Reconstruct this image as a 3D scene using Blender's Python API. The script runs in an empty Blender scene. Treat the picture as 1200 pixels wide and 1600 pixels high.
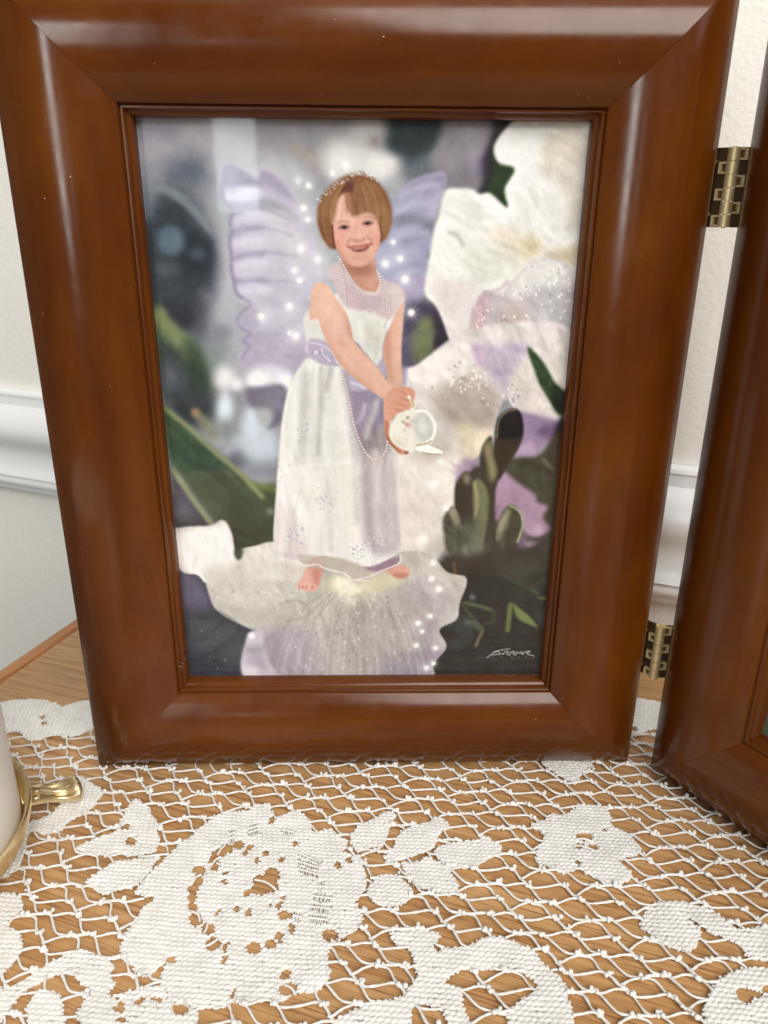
import bpy, bmesh, math, random
import numpy as np
from mathutils import Vector, Matrix

random.seed(7); rng = np.random.default_rng(11)
scene = bpy.context.scene
col = scene.collection
Z0 = 0.035                      # height of the photo opening's lower edge above the table top

# ------------------------------------------------------------------ camera
CAM = np.array([0.00083, -0.22419, 0.14706 + Z0])
YAW, PITCH, ROLL, FPX = 0.0230, 0.36637, 0.00767, 1200.0
def cam_axes():
    cy, sy, cp, sp, cr, sr = (math.cos(YAW), math.sin(YAW), math.cos(PITCH), math.sin(PITCH), math.cos(ROLL), math.sin(ROLL))
    f = np.array([sy*cp, cy*cp, -sp]); r = np.array([cy, -sy, 0.0]); u = np.cross(r, f)
    return cr*r + sr*u, -sr*r + cr*u, f
RX, UX, FX = cam_axes()
cd = bpy.data.cameras.new('camera'); camera = bpy.data.objects.new('camera', cd); col.objects.link(camera)
camera.matrix_world = Matrix(((RX[0], UX[0], -FX[0], CAM[0]), (RX[1], UX[1], -FX[1], CAM[1]),
                              (RX[2], UX[2], -FX[2], CAM[2]), (0, 0, 0, 1)))
cd.sensor_fit = 'VERTICAL'; cd.sensor_height = 36.0; cd.lens = FPX/1600*36
cd.clip_start = 0.01; cd.clip_end = 50
cd.dof.use_dof = True; cd.dof.focus_distance = 0.240; cd.dof.aperture_fstop = 28.0
scene.camera = camera
scene.render.resolution_x = 768; scene.render.resolution_y = 1024

# ------------------------------------------------------------------ light
world = bpy.data.worlds.new('World'); scene.world = world; world.use_nodes = True
bg = world.node_tree.nodes['Background']; bg.inputs[0].default_value = (1.0, 0.965, 0.92, 1); bg.inputs[1].default_value = 0.11
def area(name, loc, target, sx, sy, power, color):
    l = bpy.data.lights.new(name, 'AREA'); l.shape = 'RECTANGLE'; l.size = sx; l.size_y = sy; l.energy = power; l.color = color
    o = bpy.data.objects.new(name, l); col.objects.link(o); o.location = loc
    o.rotation_euler = (Vector(target) - Vector(loc)).to_track_quat('-Z', 'Y').to_euler()
    return o
area('window_light', (0.60, -1.28, 1.20), (0, -0.02, 0.05), 1.25, 1.0, 37.0, (1.0, 0.97, 0.93))
area('ceiling_light', (-0.2, -0.6, 2.2), (0, -0.2, 0), 2.2, 1.6, 8.0, (1.0, 0.97, 0.93))
area('far_window_light', (-0.345, -2.0, 0.32), (-0.345, 0, 0.32), 0.11, 0.26, 0.28, (0.88, 1.0, 0.97))
area('side_window_light', (-0.86, -1.9, 0.62), (0, 0, 0.1), 0.32, 1.0, 13.0, (0.95, 1.0, 1.0))
scene.view_settings.view_transform = 'Standard'; scene.view_settings.look = 'None'
scene.view_settings.exposure = 0.0; scene.view_settings.gamma = 1.0

# ------------------------------------------------------------------ helpers: rays through the photograph's pixels (1200x1600)
def ray(x, y): return FX + (x-600)/FPX*RX + (800-y)/FPX*UX
def at_y(x, y, Y):
    d = ray(x, y); return CAM + (Y-CAM[1])/d[1]*d
def at_z(x, y, Z):
    d = ray(x, y); return CAM + (Z-CAM[2])/d[2]*d

def link(name, verts, faces, mat=None, parent=None, smooth=True, sharp=None):
    me = bpy.data.meshes.new(name); me.from_pydata([tuple(map(float, v)) for v in verts], [], faces); me.update()
    if smooth:
        me.polygons.foreach_set('use_smooth', [True]*len(me.polygons))
        if sharp is not None: me.set_sharp_from_angle(angle=math.radians(sharp))
    if mat: me.materials.append(mat)
    o = bpy.data.objects.new(name, me); col.objects.link(o); o.parent = parent
    return o
def link_np(name, V, Q, mat=None, parent=None, smooth=True):
    """fast: V (n,3), Q (m,3 or 4)"""
    me = bpy.data.meshes.new(name); k = Q.shape[1]
    me.vertices.add(len(V)); me.vertices.foreach_set('co', np.ascontiguousarray(V, dtype=np.float32).ravel())
    me.loops.add(Q.size); me.loops.foreach_set('vertex_index', np.ascontiguousarray(Q, dtype=np.int32).ravel())
    me.polygons.add(len(Q)); me.polygons.foreach_set('loop_start', np.arange(0, Q.size, k, dtype=np.int32))
    me.polygons.foreach_set('loop_total', np.full(len(Q), k, dtype=np.int32))
    if smooth: me.polygons.foreach_set('use_smooth', np.ones(len(Q), dtype=bool))
    me.update(calc_edges=True); me.validate()
    if mat: me.materials.append(mat)
    o = bpy.data.objects.new(name, me); col.objects.link(o); o.parent = parent
    return o
def empty(name, loc=(0, 0, 0), parent=None):
    o = bpy.data.objects.new(name, None); o.empty_display_size = 0.01; col.objects.link(o); o.location = loc; o.parent = parent
    return o
def tag(o, label=None, cat=None, kind=None, group=None):
    if label: o['label'] = label
    if cat: o['category'] = cat
    if kind: o['kind'] = kind
    if group: o['group'] = group
    return o
def box(lo, hi):
    x0, y0, z0 = lo; x1, y1, z1 = hi
    return ([(x0,y0,z0),(x1,y0,z0),(x1,y1,z0),(x0,y1,z0),(x0,y0,z1),(x1,y0,z1),(x1,y1,z1),(x0,y1,z1)],
            [(0,3,2,1),(4,5,6,7),(0,1,5,4),(1,2,6,5),(2,3,7,6),(3,0,4,7)])
def catmull(pts, n=6, closed=True):
    P = np.asarray(pts, float); N = len(P); out = []
    for i in range(N if closed else N-1):
        if closed: a, b, c, d = P[(i-1) % N], P[i], P[(i+1) % N], P[(i+2) % N]
        else: a, b, c, d = P[max(i-1, 0)], P[i], P[i+1], P[min(i+2, N-1)]
        for k in range(n):
            t = k/n
            out.append(.5*((2*b) + (c-a)*t + (2*a-5*b+4*c-d)*t*t + (3*b-a-3*c+d)*t**3))
    if not closed: out.append(P[-1])
    return np.array(out)

# ------------------------------------------------------------------ materials
def mat(name):
    m = bpy.data.materials.new(name); m.use_nodes = True
    return m, m.node_tree, m.node_tree.nodes['Principled BSDF']
def N(nt, t, **kw):
    n = nt.nodes.new(t)
    for k, v in kw.items(): setattr(n, k, v)
    return n
def coords(nt, scale=(1, 1, 1), rot=(0, 0, 0)):
    tc = N(nt, 'ShaderNodeTexCoord'); mp = N(nt, 'ShaderNodeMapping'); mp.inputs['Scale'].default_value = scale; mp.inputs['Rotation'].default_value = rot
    src = tc.outputs['Object']
    if any(rot):                                  # turn first, then stretch
        m0 = N(nt, 'ShaderNodeMapping'); m0.inputs['Rotation'].default_value = rot; nt.links.new(src, m0.inputs['Vector']); src = m0.outputs['Vector']; mp.inputs['Rotation'].default_value = (0, 0, 0)
    nt.links.new(src, mp.inputs['Vector']); return mp.outputs['Vector']
def noise(nt, vec, scale, detail=4, rough=.55):
    n = N(nt, 'ShaderNodeTexNoise'); n.inputs['Scale'].default_value = scale; n.inputs['Detail'].default_value = detail; n.inputs['Roughness'].default_value = rough
    nt.links.new(vec, n.inputs['Vector']); return n.outputs['Fac']
def ramp(nt, fac, stops):
    r = N(nt, 'ShaderNodeValToRGB'); e = r.color_ramp.elements
    while len(e) < len(stops): e.new(.5)
    for el, (p, c) in zip(e, stops): el.position = p; el.color = (*c, 1) if len(c) == 3 else c
    nt.links.new(fac, r.inputs['Fac']); return r.outputs['Color']
def bump(nt, bsdf, height, strength, dist):
    b = N(nt, 'ShaderNodeBump'); b.inputs['Strength'].default_value = strength; b.inputs['Distance'].default_value = dist
    nt.links.new(height, b.inputs['Height']); nt.links.new(b.outputs['Normal'], bsdf.inputs['Normal'])
def mixc(nt, fac, a, b, mode='MIX'):
    m = N(nt, 'ShaderNodeMix', data_type='RGBA', blend_type=mode)
    if isinstance(fac, float): m.inputs['Factor'].default_value = fac
    else: nt.links.new(fac, m.inputs['Factor'])
    for s, v in ((m.inputs[6], a), (m.inputs[7], b)):
        if isinstance(v, tuple): s.default_value = (*v, 1)
        else: nt.links.new(v, s)
    return m.outputs[2]

def stained_wood(name, along):
    m, nt, b = mat(name)
    sc = (18, 90, 90) if along == 'x' else (90, 90, 18)
    v = coords(nt, sc)
    g = noise(nt, v, 1.0, 6, .6)
    c = ramp(nt, g, [(.25, (.070, .0165, .0015)), (.5, (.108, .0285, .0022)), (.78, (.145, .0425, .0031))])
    v2 = coords(nt); blotch = noise(nt, v2, 28, 3, .5)
    c = mixc(nt, ramp(nt, blotch, [(.35, (0, 0, 0)), (.7, (.55, .55, .55))]), c, (.060, .0120, .0017))
    pores = noise(nt, coords(nt, (900, 1900, 1900) if along == 'x' else (1900, 1900, 900)), 1.0, 2, .5)
    c = mixc(nt, ramp(nt, pores, [(.52, (0, 0, 0)), (.75, (.28, .28, .28))]), c, (.045, .010, .0016))
    nt.links.new(c, b.inputs['Base Color'])
    b.inputs['Roughness'].default_value = .38
    b.inputs['Specular IOR Level'].default_value = .0; b.inputs['Coat Weight'].default_value = .7; b.inputs['Coat IOR'].default_value = 1.5
    rr = noise(nt, coords(nt), 160, 3, .6)
    cr_ = ramp(nt, rr, [(.3, (.15, .15, .15)), (.75, (.25, .25, .25))]); nt.links.new(cr_, b.inputs['Coat Roughness'])
    bump(nt, b, noise(nt, coords(nt, (.35, 1, 1) if along == 'x' else (1, 1, .35)), 520, 3, .5), .05, .0004)
    return m
M_rail_x = stained_wood('cherry_stained_wood_horizontal', 'x')
M_rail_z = stained_wood('cherry_stained_wood_upright', 'z')

def simple(name, c, rough=.5, metal=0., **kw):
    m, nt, b = mat(name); b.inputs['Base Color'].default_value = (*c, 1); b.inputs['Roughness'].default_value = rough; b.inputs['Metallic'].default_value = metal
    for k, v in kw.items(): b.inputs[k].default_value = v
    return m
M_board = simple('backing_board', (.03, .022, .018), .8)
m, nt, b = mat('brass'); M_brass = m
b.inputs['Metallic'].default_value = .55
nt.links.new(ramp(nt, noise(nt, coords(nt), 150, 2), [(.3, (.78, .60, .30)), (.7, (.90, .74, .44))]), b.inputs['Base Color'])
b.inputs['Roughness'].default_value = .5
m, nt, b = mat('gilt_metal'); M_gilt = m
b.inputs['Metallic'].default_value = 1
nt.links.new(ramp(nt, noise(nt, coords(nt), 240, 4), [(.3, (.74, .57, .30)), (.7, (.92, .78, .50))]), b.inputs['Base Color'])
nt.links.new(ramp(nt, noise(nt, coords(nt), 700, 2), [(.3, (.28,)*3), (.7, (.44,)*3)]), b.inputs['Roughness'])
M_wax = simple('white_wax', (.84, .81, .76), .42, **{'Subsurface Weight': .35, 'Subsurface Radius': (.012, .009, .006), 'Subsurface Scale': .3})
M_brass_shaded = simple('shaded_brass', (.16, .10, .05), .45, .8)  # hinge leaf brass, shade and dark wood reflections put into its colour
M_dark = simple('dark_crumb', (.05, .03, .02), .8)
M_dust = simple('dust', (.75, .74, .72), .9)
M_wick = simple('wick', (.12, .10, .08), .9)

m, nt, b = mat('white_cotton'); M_cotton = m
nt.links.new(ramp(nt, noise(nt, coords(nt), 220, 4), [(.3, (.68, .67, .635)), (.7, (.80, .79, .76))]), b.inputs['Base Color'])
b.inputs['Roughness'].default_value = .85; b.inputs['Sheen Weight'].default_value = .25
b.inputs['Subsurface Weight'].default_value = .0
bump(nt, b, noise(nt, coords(nt), 2600, 2, .5), .22, .0002)

WA = math.radians(20.0)       # table edges are turned this much against the frame
def oak(name, rot, tint=(1, 1, 1)):
    m, nt, b = mat(name)
    v = coords(nt, (4, 60, 60), rot)
    warp = noise(nt, v, 1.0, 3, .5)
    v2 = coords(nt, (10, 480, 480), rot)
    streak = noise(nt, v2, 1.0, 5, .65)
    c = ramp(nt, streak, [(.30, (.28, .122, .038)), (.48, (.52, .292, .120)), (.62, (.62, .378, .172)), (.8, (.69, .440, .215))])
    c = mixc(nt, ramp(nt, warp, [(.38, (0, 0, 0)), (.72, (.65,)*3)]), c, (.46, .235, .088))
    v3 = coords(nt, (40, 1700, 1700), rot)
    pore = noise(nt, v3, 1.0, 2, .5)
    c = mixc(nt, ramp(nt, pore, [(.55, (0, 0, 0)), (.68, (.85,)*3)]), c, (.24, .10, .032))
    if tint != (1, 1, 1): c = mixc(nt, 1.0, c, tint, 'MULTIPLY')
    nt.links.new(c, b.inputs['Base Color'])
    b.inputs['Roughness'].default_value = .42
    bump(nt, b, pore, .12, .0002)
    return m
M_oak = oak('oak_veneer', (0, 0, WA))
M_oak_edge = oak('oak_edge', (0, 0, WA - math.pi/2), (.92, .72, .62))

def paint(name, c, scale, strength, dist):
    m, nt, b = mat(name); b.inputs['Base Color'].default_value = (*c, 1); b.inputs['Roughness'].default_value = .55
    h = noise(nt, coords(nt), scale, 3, .55)
    if strength: bump(nt, b, h, strength, dist)
    return m
M_wall = paint('cream_wall_paint', (.90, .87, .80), 420, .28, .0010)
M_rail = paint('white_gloss_paint', (.90, .905, .90), 300, .05, .0003); M_rail.node_tree.nodes['Principled BSDF'].inputs['Roughness'].default_value = .3

m = bpy.data.materials.new('picture_glass'); m.use_nodes = True; nt = m.node_tree; nt.nodes.clear(); M_glass = m
out = N(nt, 'ShaderNodeOutputMaterial'); mx = N(nt, 'ShaderNodeMixShader'); tr = N(nt, 'ShaderNodeBsdfTransparent'); gl = N(nt, 'ShaderNodeBsdfGlossy')
gl.inputs['Roughness'].default_value = .035; gl.inputs['Color'].default_value = (1, 1, 1, 1)
lw = N(nt, 'ShaderNodeLayerWeight'); lw.inputs['Blend'].default_value = .5
pw = N(nt, 'ShaderNodeMath', operation='POWER'); pw.inputs[1].default_value = 5; nt.links.new(lw.outputs['Facing'], pw.inputs[0])
ma = N(nt, 'ShaderNodeMath', operation='MULTIPLY_ADD'); ma.inputs[1].default_value = .7; ma.inputs[2].default_value = .028; nt.links.new(pw.outputs[0], ma.inputs[0])
nt.links.new(ma.outputs[0], mx.inputs[0]); nt.links.new(tr.outputs[0], mx.inputs[1]); nt.links.new(gl.outputs[0], mx.inputs[2]); nt.links.new(mx.outputs[0], out.inputs[0])

m, nt, b = mat('photo_paper'); M_print = m
at = N(nt, 'ShaderNodeAttribute'); at.attribute_name = 'ink'; nt.links.new(at.outputs['Color'], b.inputs['Base Color']); b.inputs['Roughness'].default_value = .5
b.inputs['Specular IOR Level'].default_value = .3

# ------------------------------------------------------------------ wall and chair rail
WN = math.radians(23.5); wn = np.array([math.sin(WN), math.cos(WN)]); wd = np.array([math.cos(WN), -math.sin(WN)]); WK = .1367
def wp(s, off, z):            # s along the wall, off out of the wall towards the room
    q = wn*(WK-off) + wd*s; return (q[0], q[1], z)
def wall_sweep(name, prof, mat_, parent, sharp=35, s0=-.9, s1=.9):
    v = []; f = []
    for s in (s0, s1):
        for off, z in prof: v.append(wp(s, off, z))
    n = len(prof)
    for i in range(n-1): f.append((i, i+1, n+i+1, n+i))
    f.append(tuple(range(n))[::-1]); f.append(tuple(range(n, 2*n)))
    return link(name, v, f, mat_, parent, True, sharp)
wall = wall_sweep('wall', [(-.02, -.70), (0, -.70), (0, 1.1), (-.02, 1.1), (-.02, -.70)][:4] , M_wall, None)
wall['kind'] = 'structure'
def zz(a): return a/1000 + Z0
cr_prof = [(0.0, zz(48.4))]
prof = [(0.2, 48.4), (4.5, 48.2), (5.6, 47.2), (5.8, 45.8), (5.0, 45.2), (5.0, 39.6), (6.2, 38.6), (9.0, 36.5), (12.0, 33), (14.0, 28), (14.4, 24), (12.6, 19), (10.2, 15.5),
        (8.6, 12), (8.0, 8), (8.2, 3), (9.2, -1), (11.0, -3.2), (11.2, -4.0), (8.8, -4.6), (9.8, -6), (10.2, -8), (9.6, -10.2), (7.4, -11.8), (6.4, -12.4), (6.2, -14), (5.0, -16.2), (0.2, -17.2)]
wall_sweep('chair_rail', [(a/1000, zz(h)) for a, h in prof], M_rail, wall, 50)

# ------------------------------------------------------------------ table
ta = np.array([math.sin(WA), math.cos(WA)])      # towards the wall
tb = np.array([math.cos(WA), -math.sin(WA)])     # along the back edge
A0 = at_z(0, 1066, 0)[:2]                        # a point on the left groove
s0 = A0 @ tb; back = .122
def tp(s, t, z): q = tb*s + ta*t; return (q[0], q[1], z)
table = empty('table'); tag(table, 'light oak table with reddish rounded edge strip under the lace', 'table')
def tbox(name, s_0, s_1, t0, t1, z0, z1, m_, bev):
    bm = bmesh.new()
    vs = [bm.verts.new(tp(s, t, z)) for z in (z0, z1) for s, t in ((s_0, t0), (s_1, t0), (s_1, t1), (s_0, t1))]
    for f in [(0,3,2,1),(4,5,6,7),(0,1,5,4),(1,2,6,5),(2,3,7,6),(3,0,4,7)]: bm.faces.new([vs[i] for i in f])
    if bev: bmesh.ops.bevel(bm, geom=[e for e in bm.edges], offset=bev, segments=3, affect='EDGES', profile=.5)
    me = bpy.data.meshes.new(name); bm.to_mesh(me); bm.free(); me.materials.append(m_)
    me.polygons.foreach_set('use_smooth', [True]*len(me.polygons)); me.set_sharp_from_angle(angle=math.radians(50))
    o = bpy.data.objects.new(name, me); col.objects.link(o); o.parent = table; return o
tbox('table_top', s0+.0006, s0+.62, -.36, back-.0105, -.022, 0, M_oak, .0004)
tbox('edge_strip', s0-.0068, s0, -.36, back, -.024, .0006, M_oak_edge, .0016)
tbox('edge_strip', s0+.0003, s0+.62, back-.010, back, -.024, .0004, M_oak_edge, .0016)

# ------------------------------------------------------------------ hinged double frame
W2, HO, MW = .060, .17114, .034
ctrl = [(2.7, 4.7), (4, 5.6), (6, 6.9), (9, 8.3), (12, 9.2), (15, 9.7), (18, 9.75), (21, 9.3), (24, 8.4), (27, 6.9), (29.5, 5.1), (31.5, 3.5), (33, 2.1), (33.9, 1.1)]
PROF = [(0, -2.6), (0, 0.9), (.35, 1.5), (.9, 1.75), (1.2, 2.0), (1.25, 3.0), (1.55, 3.55), (2.0, 3.55), (2.2, 3.1), (2.45, 3.3), (2.55, 4.4)] + [tuple(q) for q in catmull(ctrl, 3, False)] + [(34, .8), (34, -12), (4, -12), (4, -2.6)]
PROF = [(d/1000, h/1000) for d, h in PROF]
def rail(side, parent):
    v = []; f = []; e = .00004; n = len(PROF)
    for end in (-1, 1):
        for d, h in PROF:
            if side == 'bottom': v.append((end*(W2+d-e), -h, Z0-d))
            elif side == 'top': v.append((end*(W2+d-e), -h, Z0+HO+d))
            elif side == 'left': v.append((-(W2+d), -h, Z0+HO/2+end*(HO/2+d-e)))
            else: v.append((W2+d, -h, Z0+HO/2+end*(HO/2+d-e)))
    for i in range(n): f.append((i, (i+1) % n, n+(i+1) % n, n+i))
    f += [tuple(range(n))[::-1], tuple(range(n, 2*n))]
    o = link('moulding_rail', v, f, M_rail_x if side in ('top', 'bottom') else M_rail_z, parent, False)
    bm = bmesh.new(); bm.from_mesh(o.data); bmesh.ops.recalc_face_normals(bm, faces=bm.faces); bm.to_mesh(o.data); bm.free()
    o.data.polygons.foreach_set('use_smooth', [True]*len(o.data.polygons)); o.data.set_sharp_from_angle(angle=math.radians(32))
    return o
frame = empty('hinged_photo_frame'); tag(frame, 'dark cherry stained double photo frame standing open on white lace', 'photo frame')
def panel(loc, rz):
    v, f = box((-W2-.0038, .0045, Z0-.0038), (W2+.0038, .0075, Z0+HO+.0038))
    p = link('frame_panel', v, f, M_board, frame, False); p.location = loc; p.rotation_euler = (0, 0, rz)
    for s in ('left', 'right', 'top', 'bottom'): rail(s, p)
    v, f = box((-W2-.0030, .0002, Z0-.0030), (W2+.0030, .0020, Z0+HO+.0030)); link('glass_pane', v, f, M_glass, p, False)
    return p
left_panel = panel((0, 0, 0), 0)
RA = math.radians(-58.0)
right_panel = panel((.102 + .094*math.cos(RA), -.0035 + .094*math.sin(RA), 0), RA)

# hinges ----------------------------------------------------------
def cyl(p0, p1, r, n=14, caps=True, hollow=False):
    p0, p1 = Vector(p0), Vector(p1); ax = (p1-p0).normalized(); u = ax.orthogonal().normalized(); w = ax.cross(u)
    v = []; f = []
    for P_ in (p0, p1):
        for i in range(n):
            a = 2*math.pi*i/n; v.append(P_ + u*(r*math.cos(a)) + w*(r*math.sin(a)))
    for i in range(n): f.append((i, (i+1) % n, n+(i+1) % n, n+i))
    if hollow:
        for P_, s in ((p0, 0), (p1, 1)):
            b0 = len(v)
            for i in range(n):
                a = 2*math.pi*i/n; v.append(P_ + u*(r*.62*math.cos(a)) + w*(r*.62*math.sin(a)))
            dp = len(v); v.append(P_ + ax*(.0006 if s == 0 else -.0006))
            for i in range(n):
                j = (i+1) % n; f.append((s*n+i, b0+i, b0+j, s*n+j) if s else (s*n+j, b0+j, b0+i, s*n+i)); f.append((b0+i, dp, b0+j) if s else (b0+j, dp, b0+i))
    elif caps: f += [tuple(range(n))[::-1], tuple(range(n, 2*n))]
    return v, f
PIN = np.array([.1003, .0030])
back_l = np.array([.0942, .0100]); back_r = np.array([.102 + .0116*-math.sin(RA)-.0001, -.0035 + .0116*math.cos(RA)])
def plate(a, b, z0, z1, th=.0008):
    d = (b-a)/np.linalg.norm(b-a); n_ = np.array([-d[1], d[0]])*th/2
    v = [(*(a+n_), z0), (*(b+n_), z0), (*(b-n_), z0), (*(a-n_), z0), (*(a+n_), z1), (*(b+n_), z1), (*(b-n_), z1), (*(a-n_), z1)]
    return v, [(0,3,2,1),(4,5,6,7),(0,1,5,4),(1,2,6,5),(2,3,7,6),(3,0,4,7)]
def hinge(zc):
    h = empty('hinge', (PIN[0], PIN[1], zc), frame)
    def sub(name, v, f, sm=True):
        v = [(x-PIN[0], y-PIN[1], z-zc) for x, y, z in v]; return link(name, v, f, M_brass_shaded if name == 'hinge_leaf' else M_brass, h, sm, 40)
    H2 = .0102
    for bk in (back_l, back_r):
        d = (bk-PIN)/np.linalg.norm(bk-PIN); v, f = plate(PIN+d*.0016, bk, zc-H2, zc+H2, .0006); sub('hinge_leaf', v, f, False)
        for k in (-1, 1):
            nrm = np.array([d[1], -d[0]]); 
            if nrm[1] > 0: nrm = -nrm
            q = PIN+d*.0050; v, f = cyl((q[0], q[1], zc+k*.0068), (q[0]+nrm[0]*.0008, q[1]+nrm[1]*.0008, zc+k*.0068), .0007, 10); sub('hinge_rivet', v, f)
    n = 6; hh = 2*H2/n
    for i in range(n):
        z0_ = zc-H2+i*hh
        v, f = cyl((*PIN, z0_+.00008), (*PIN, z0_+hh-.00008), .0017, 18, hollow=True); sub('knuckle', v, f)
        bk = back_l if i % 2 == 0 else back_r
        d = (bk-PIN)/np.linalg.norm(bk-PIN)
        v, f = [], []
        for a_, c_, zl, zh in ((.0027, .0034, z0_+.0002, z0_+hh-.0002), (.0012, .0027, z0_+.0002, z0_+.0007), (.0012, .0027, z0_+hh-.0007, z0_+hh-.0002)):
            v2_, f2_ = plate(PIN+d*a_, PIN+d*c_, zl, zh, .0022); f += [tuple(q+len(v) for q in t_) for t_ in f2_]; v += v2_
        sub('knuckle_strap', v, f, False)
    v, f = cyl((*PIN, zc-H2-.0002), (*PIN, zc+H2+.0002), .00055, 12); sub('hinge_pin', v, f)
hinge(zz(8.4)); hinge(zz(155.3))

INK_GAIN = 0.93
# ------------------------------------------------------------------ the printed photograph (flat ink on paper, drawn shape by shape)
PX0, PX1, PZ0, PZ1, PY = -.063, .063, Z0-.003, Z0+HO+.003, .0026
SS = 2; CW, CH = 540, 758
cw, chh = CW*SS, CH*SS
ink = np.zeros((chh, cw, 3), dtype=np.float32)
S_MM = cw/(PX1-PX0)
PPX = S_MM*.000205                                # canvas pixels per photograph pixel, on average
def cv(pts):
    o = []
    for x, y in pts:
        q = at_y(x, y, PY); o.append(((q[0]-PX0)*S_MM, (PZ1-q[2])*S_MM))
    return np.array(o)
def crop(ox, oy, s): return lambda *p: [(ox+p[i]/s, oy+p[i+1]/s) for i in range(0, len(p), 2)]
fA, fB, fC, fD = crop(200, 160, 3.158), crop(560, 160, 3.158), crop(220, 520, 3.333), crop(560, 520, 3.333)
fE, fF, fG, fH, f1 = crop(260, 780, 3.75), crop(560, 780, 3.75), crop(440, 250, 4.615), crop(440, 480, 4.286), crop(0, 0, 1)
def boxblur1(a, r, ax):
    if r < 1: return a
    pad = [(0, 0)]*a.ndim; pad[ax] = (r+1, r); b = np.cumsum(np.pad(a, pad, mode='edge'), axis=ax, dtype=np.float64)
    n = a.shape[ax]; hi = np.take(b, np.arange(2*r+1, 2*r+1+n), axis=ax); lo = np.take(b, np.arange(0, n), axis=ax)
    return ((hi-lo)/(2*r+1)).astype(np.float32)
def gblur(a, s):
    r = max(1, int(round(s*.95)))
    for _ in range(1 if s < 1.2 else 2 if s < 2 else 3):
        a = boxblur1(boxblur1(a, r, 0), r, 1)
    return a
def raster(P, x0, y0, w, h):
    cnt = np.zeros((h, w+1), dtype=np.int32)
    for (ax, ay), (bx_, by_) in zip(P, np.roll(P, -1, 0)):
        if ay == by_: continue
        if ay > by_: ax, ay, bx_, by_ = bx_, by_, ax, ay
        r0, r1 = max(0, math.ceil(ay-y0-.5)), min(h-1, math.ceil(by_-y0-.5)-1)
        if r1 < r0: continue
        r = np.arange(r0, r1+1); xi = ax + (r+.5+y0-ay)*(bx_-ax)/(by_-ay) - x0
        np.add.at(cnt, (r, np.clip(np.ceil(xi-.5).astype(int), 0, w)), 1)
    return (np.cumsum(cnt, 1)[:, :w] % 2).astype(np.float32)
def lay(mask, x0, y0, c, a):
    h, w = mask.shape; X_0, Y_0 = max(0, x0), max(0, y0); X_1, Y_1 = min(cw, x0+w), min(chh, y0+h)
    if X_1 <= X_0 or Y_1 <= Y_0: return
    m = (mask[Y_0-y0:Y_1-y0, X_0-x0:X_1-x0]*a)[..., None]; t = ink[Y_0:Y_1, X_0:X_1]
    t += m*(np.array(c, dtype=np.float32)-t)
def fill(pts, c, blur=1.0, a=1.0, sp=True, clip=None):
    P = cv(pts)
    if sp: P = catmull(P, 5)
    s = max(.6, blur*PPX); pad = int(3*s)+3
    x0, y0 = np.floor(P.min(0)).astype(int)-pad; x1, y1 = np.ceil(P.max(0)).astype(int)+pad
    m = gblur(raster(P, x0, y0, x1-x0, y1-y0), s)
    if clip is not None:
        X_0, Y_0 = max(0, x0), max(0, y0); X_1, Y_1 = min(cw, x1), min(chh, y1)
        k = np.zeros_like(m); k[Y_0-y0:Y_1-y0, X_0-x0:X_1-x0] = clip[Y_0:Y_1, X_0:X_1]; m = m*k
    lay(m, x0, y0, c, a)
def clipmask(pts, blur=1.0, sp=True):
    P = cv(pts); P = catmull(P, 5) if sp else P
    return gblur(raster(P, 0, 0, cw, chh), max(.6, blur*PPX))
def el(cx, cy, rx, ry, c, blur=3, a=1.0, rot=0, clip=None):
    t = np.linspace(0, 2*math.pi, 16, endpoint=False); co, si = math.cos(rot), math.sin(rot)
    fill([(cx+rx*math.cos(q)*co-ry*math.sin(q)*si, cy+rx*math.cos(q)*si+ry*math.sin(q)*co) for q in t], c, blur, a, clip=clip)
def stroke(pts, w, c, blur=.8, a=1.0, clip=None, taper=False):
    P = catmull(cv(pts), 8, False); d = np.gradient(P, axis=0); n_ = np.stack([-d[:, 1], d[:, 0]], 1); n_ /= np.linalg.norm(n_, axis=1)[:, None]+1e-9
    ww = w*PPX/2*np.ones(len(P))
    if taper: ww = ww*np.sin(np.linspace(.05, math.pi-.05, len(P)))**.7
    Q = np.concatenate([P+n_*ww[:, None], (P-n_*ww[:, None])[::-1]])
    s = max(.6, blur*PPX); pad = int(3*s)+3
    x0, y0 = np.floor(Q.min(0)).astype(int)-pad; x1, y1 = np.ceil(Q.max(0)).astype(int)+pad
    m = np.zeros((y1-y0, x1-x0), dtype=np.float32)
    for i in range(len(P)-1):
        m = np.maximum(m, raster(np.array([P[i]+n_[i]*ww[i], P[i+1]+n_[i+1]*ww[i+1], P[i+1]-n_[i+1]*ww[i+1], P[i]-n_[i]*ww[i]]), x0, y0, x1-x0, y1-y0)) if m.size < 60000 else m
    if m.size >= 60000: m = raster(Q, x0, y0, x1-x0, y1-y0)
    m = gblur(m, s)
    if clip is not None:
        X_0, Y_0 = max(0, x0), max(0, y0); X_1, Y_1 = min(cw, x1), min(chh, y1)
        k = np.zeros_like(m); k[Y_0-y0:Y_1-y0, X_0-x0:X_1-x0] = clip[Y_0:Y_1, X_0:X_1]; m = m*k
    lay(m, x0, y0, c, a)
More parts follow.
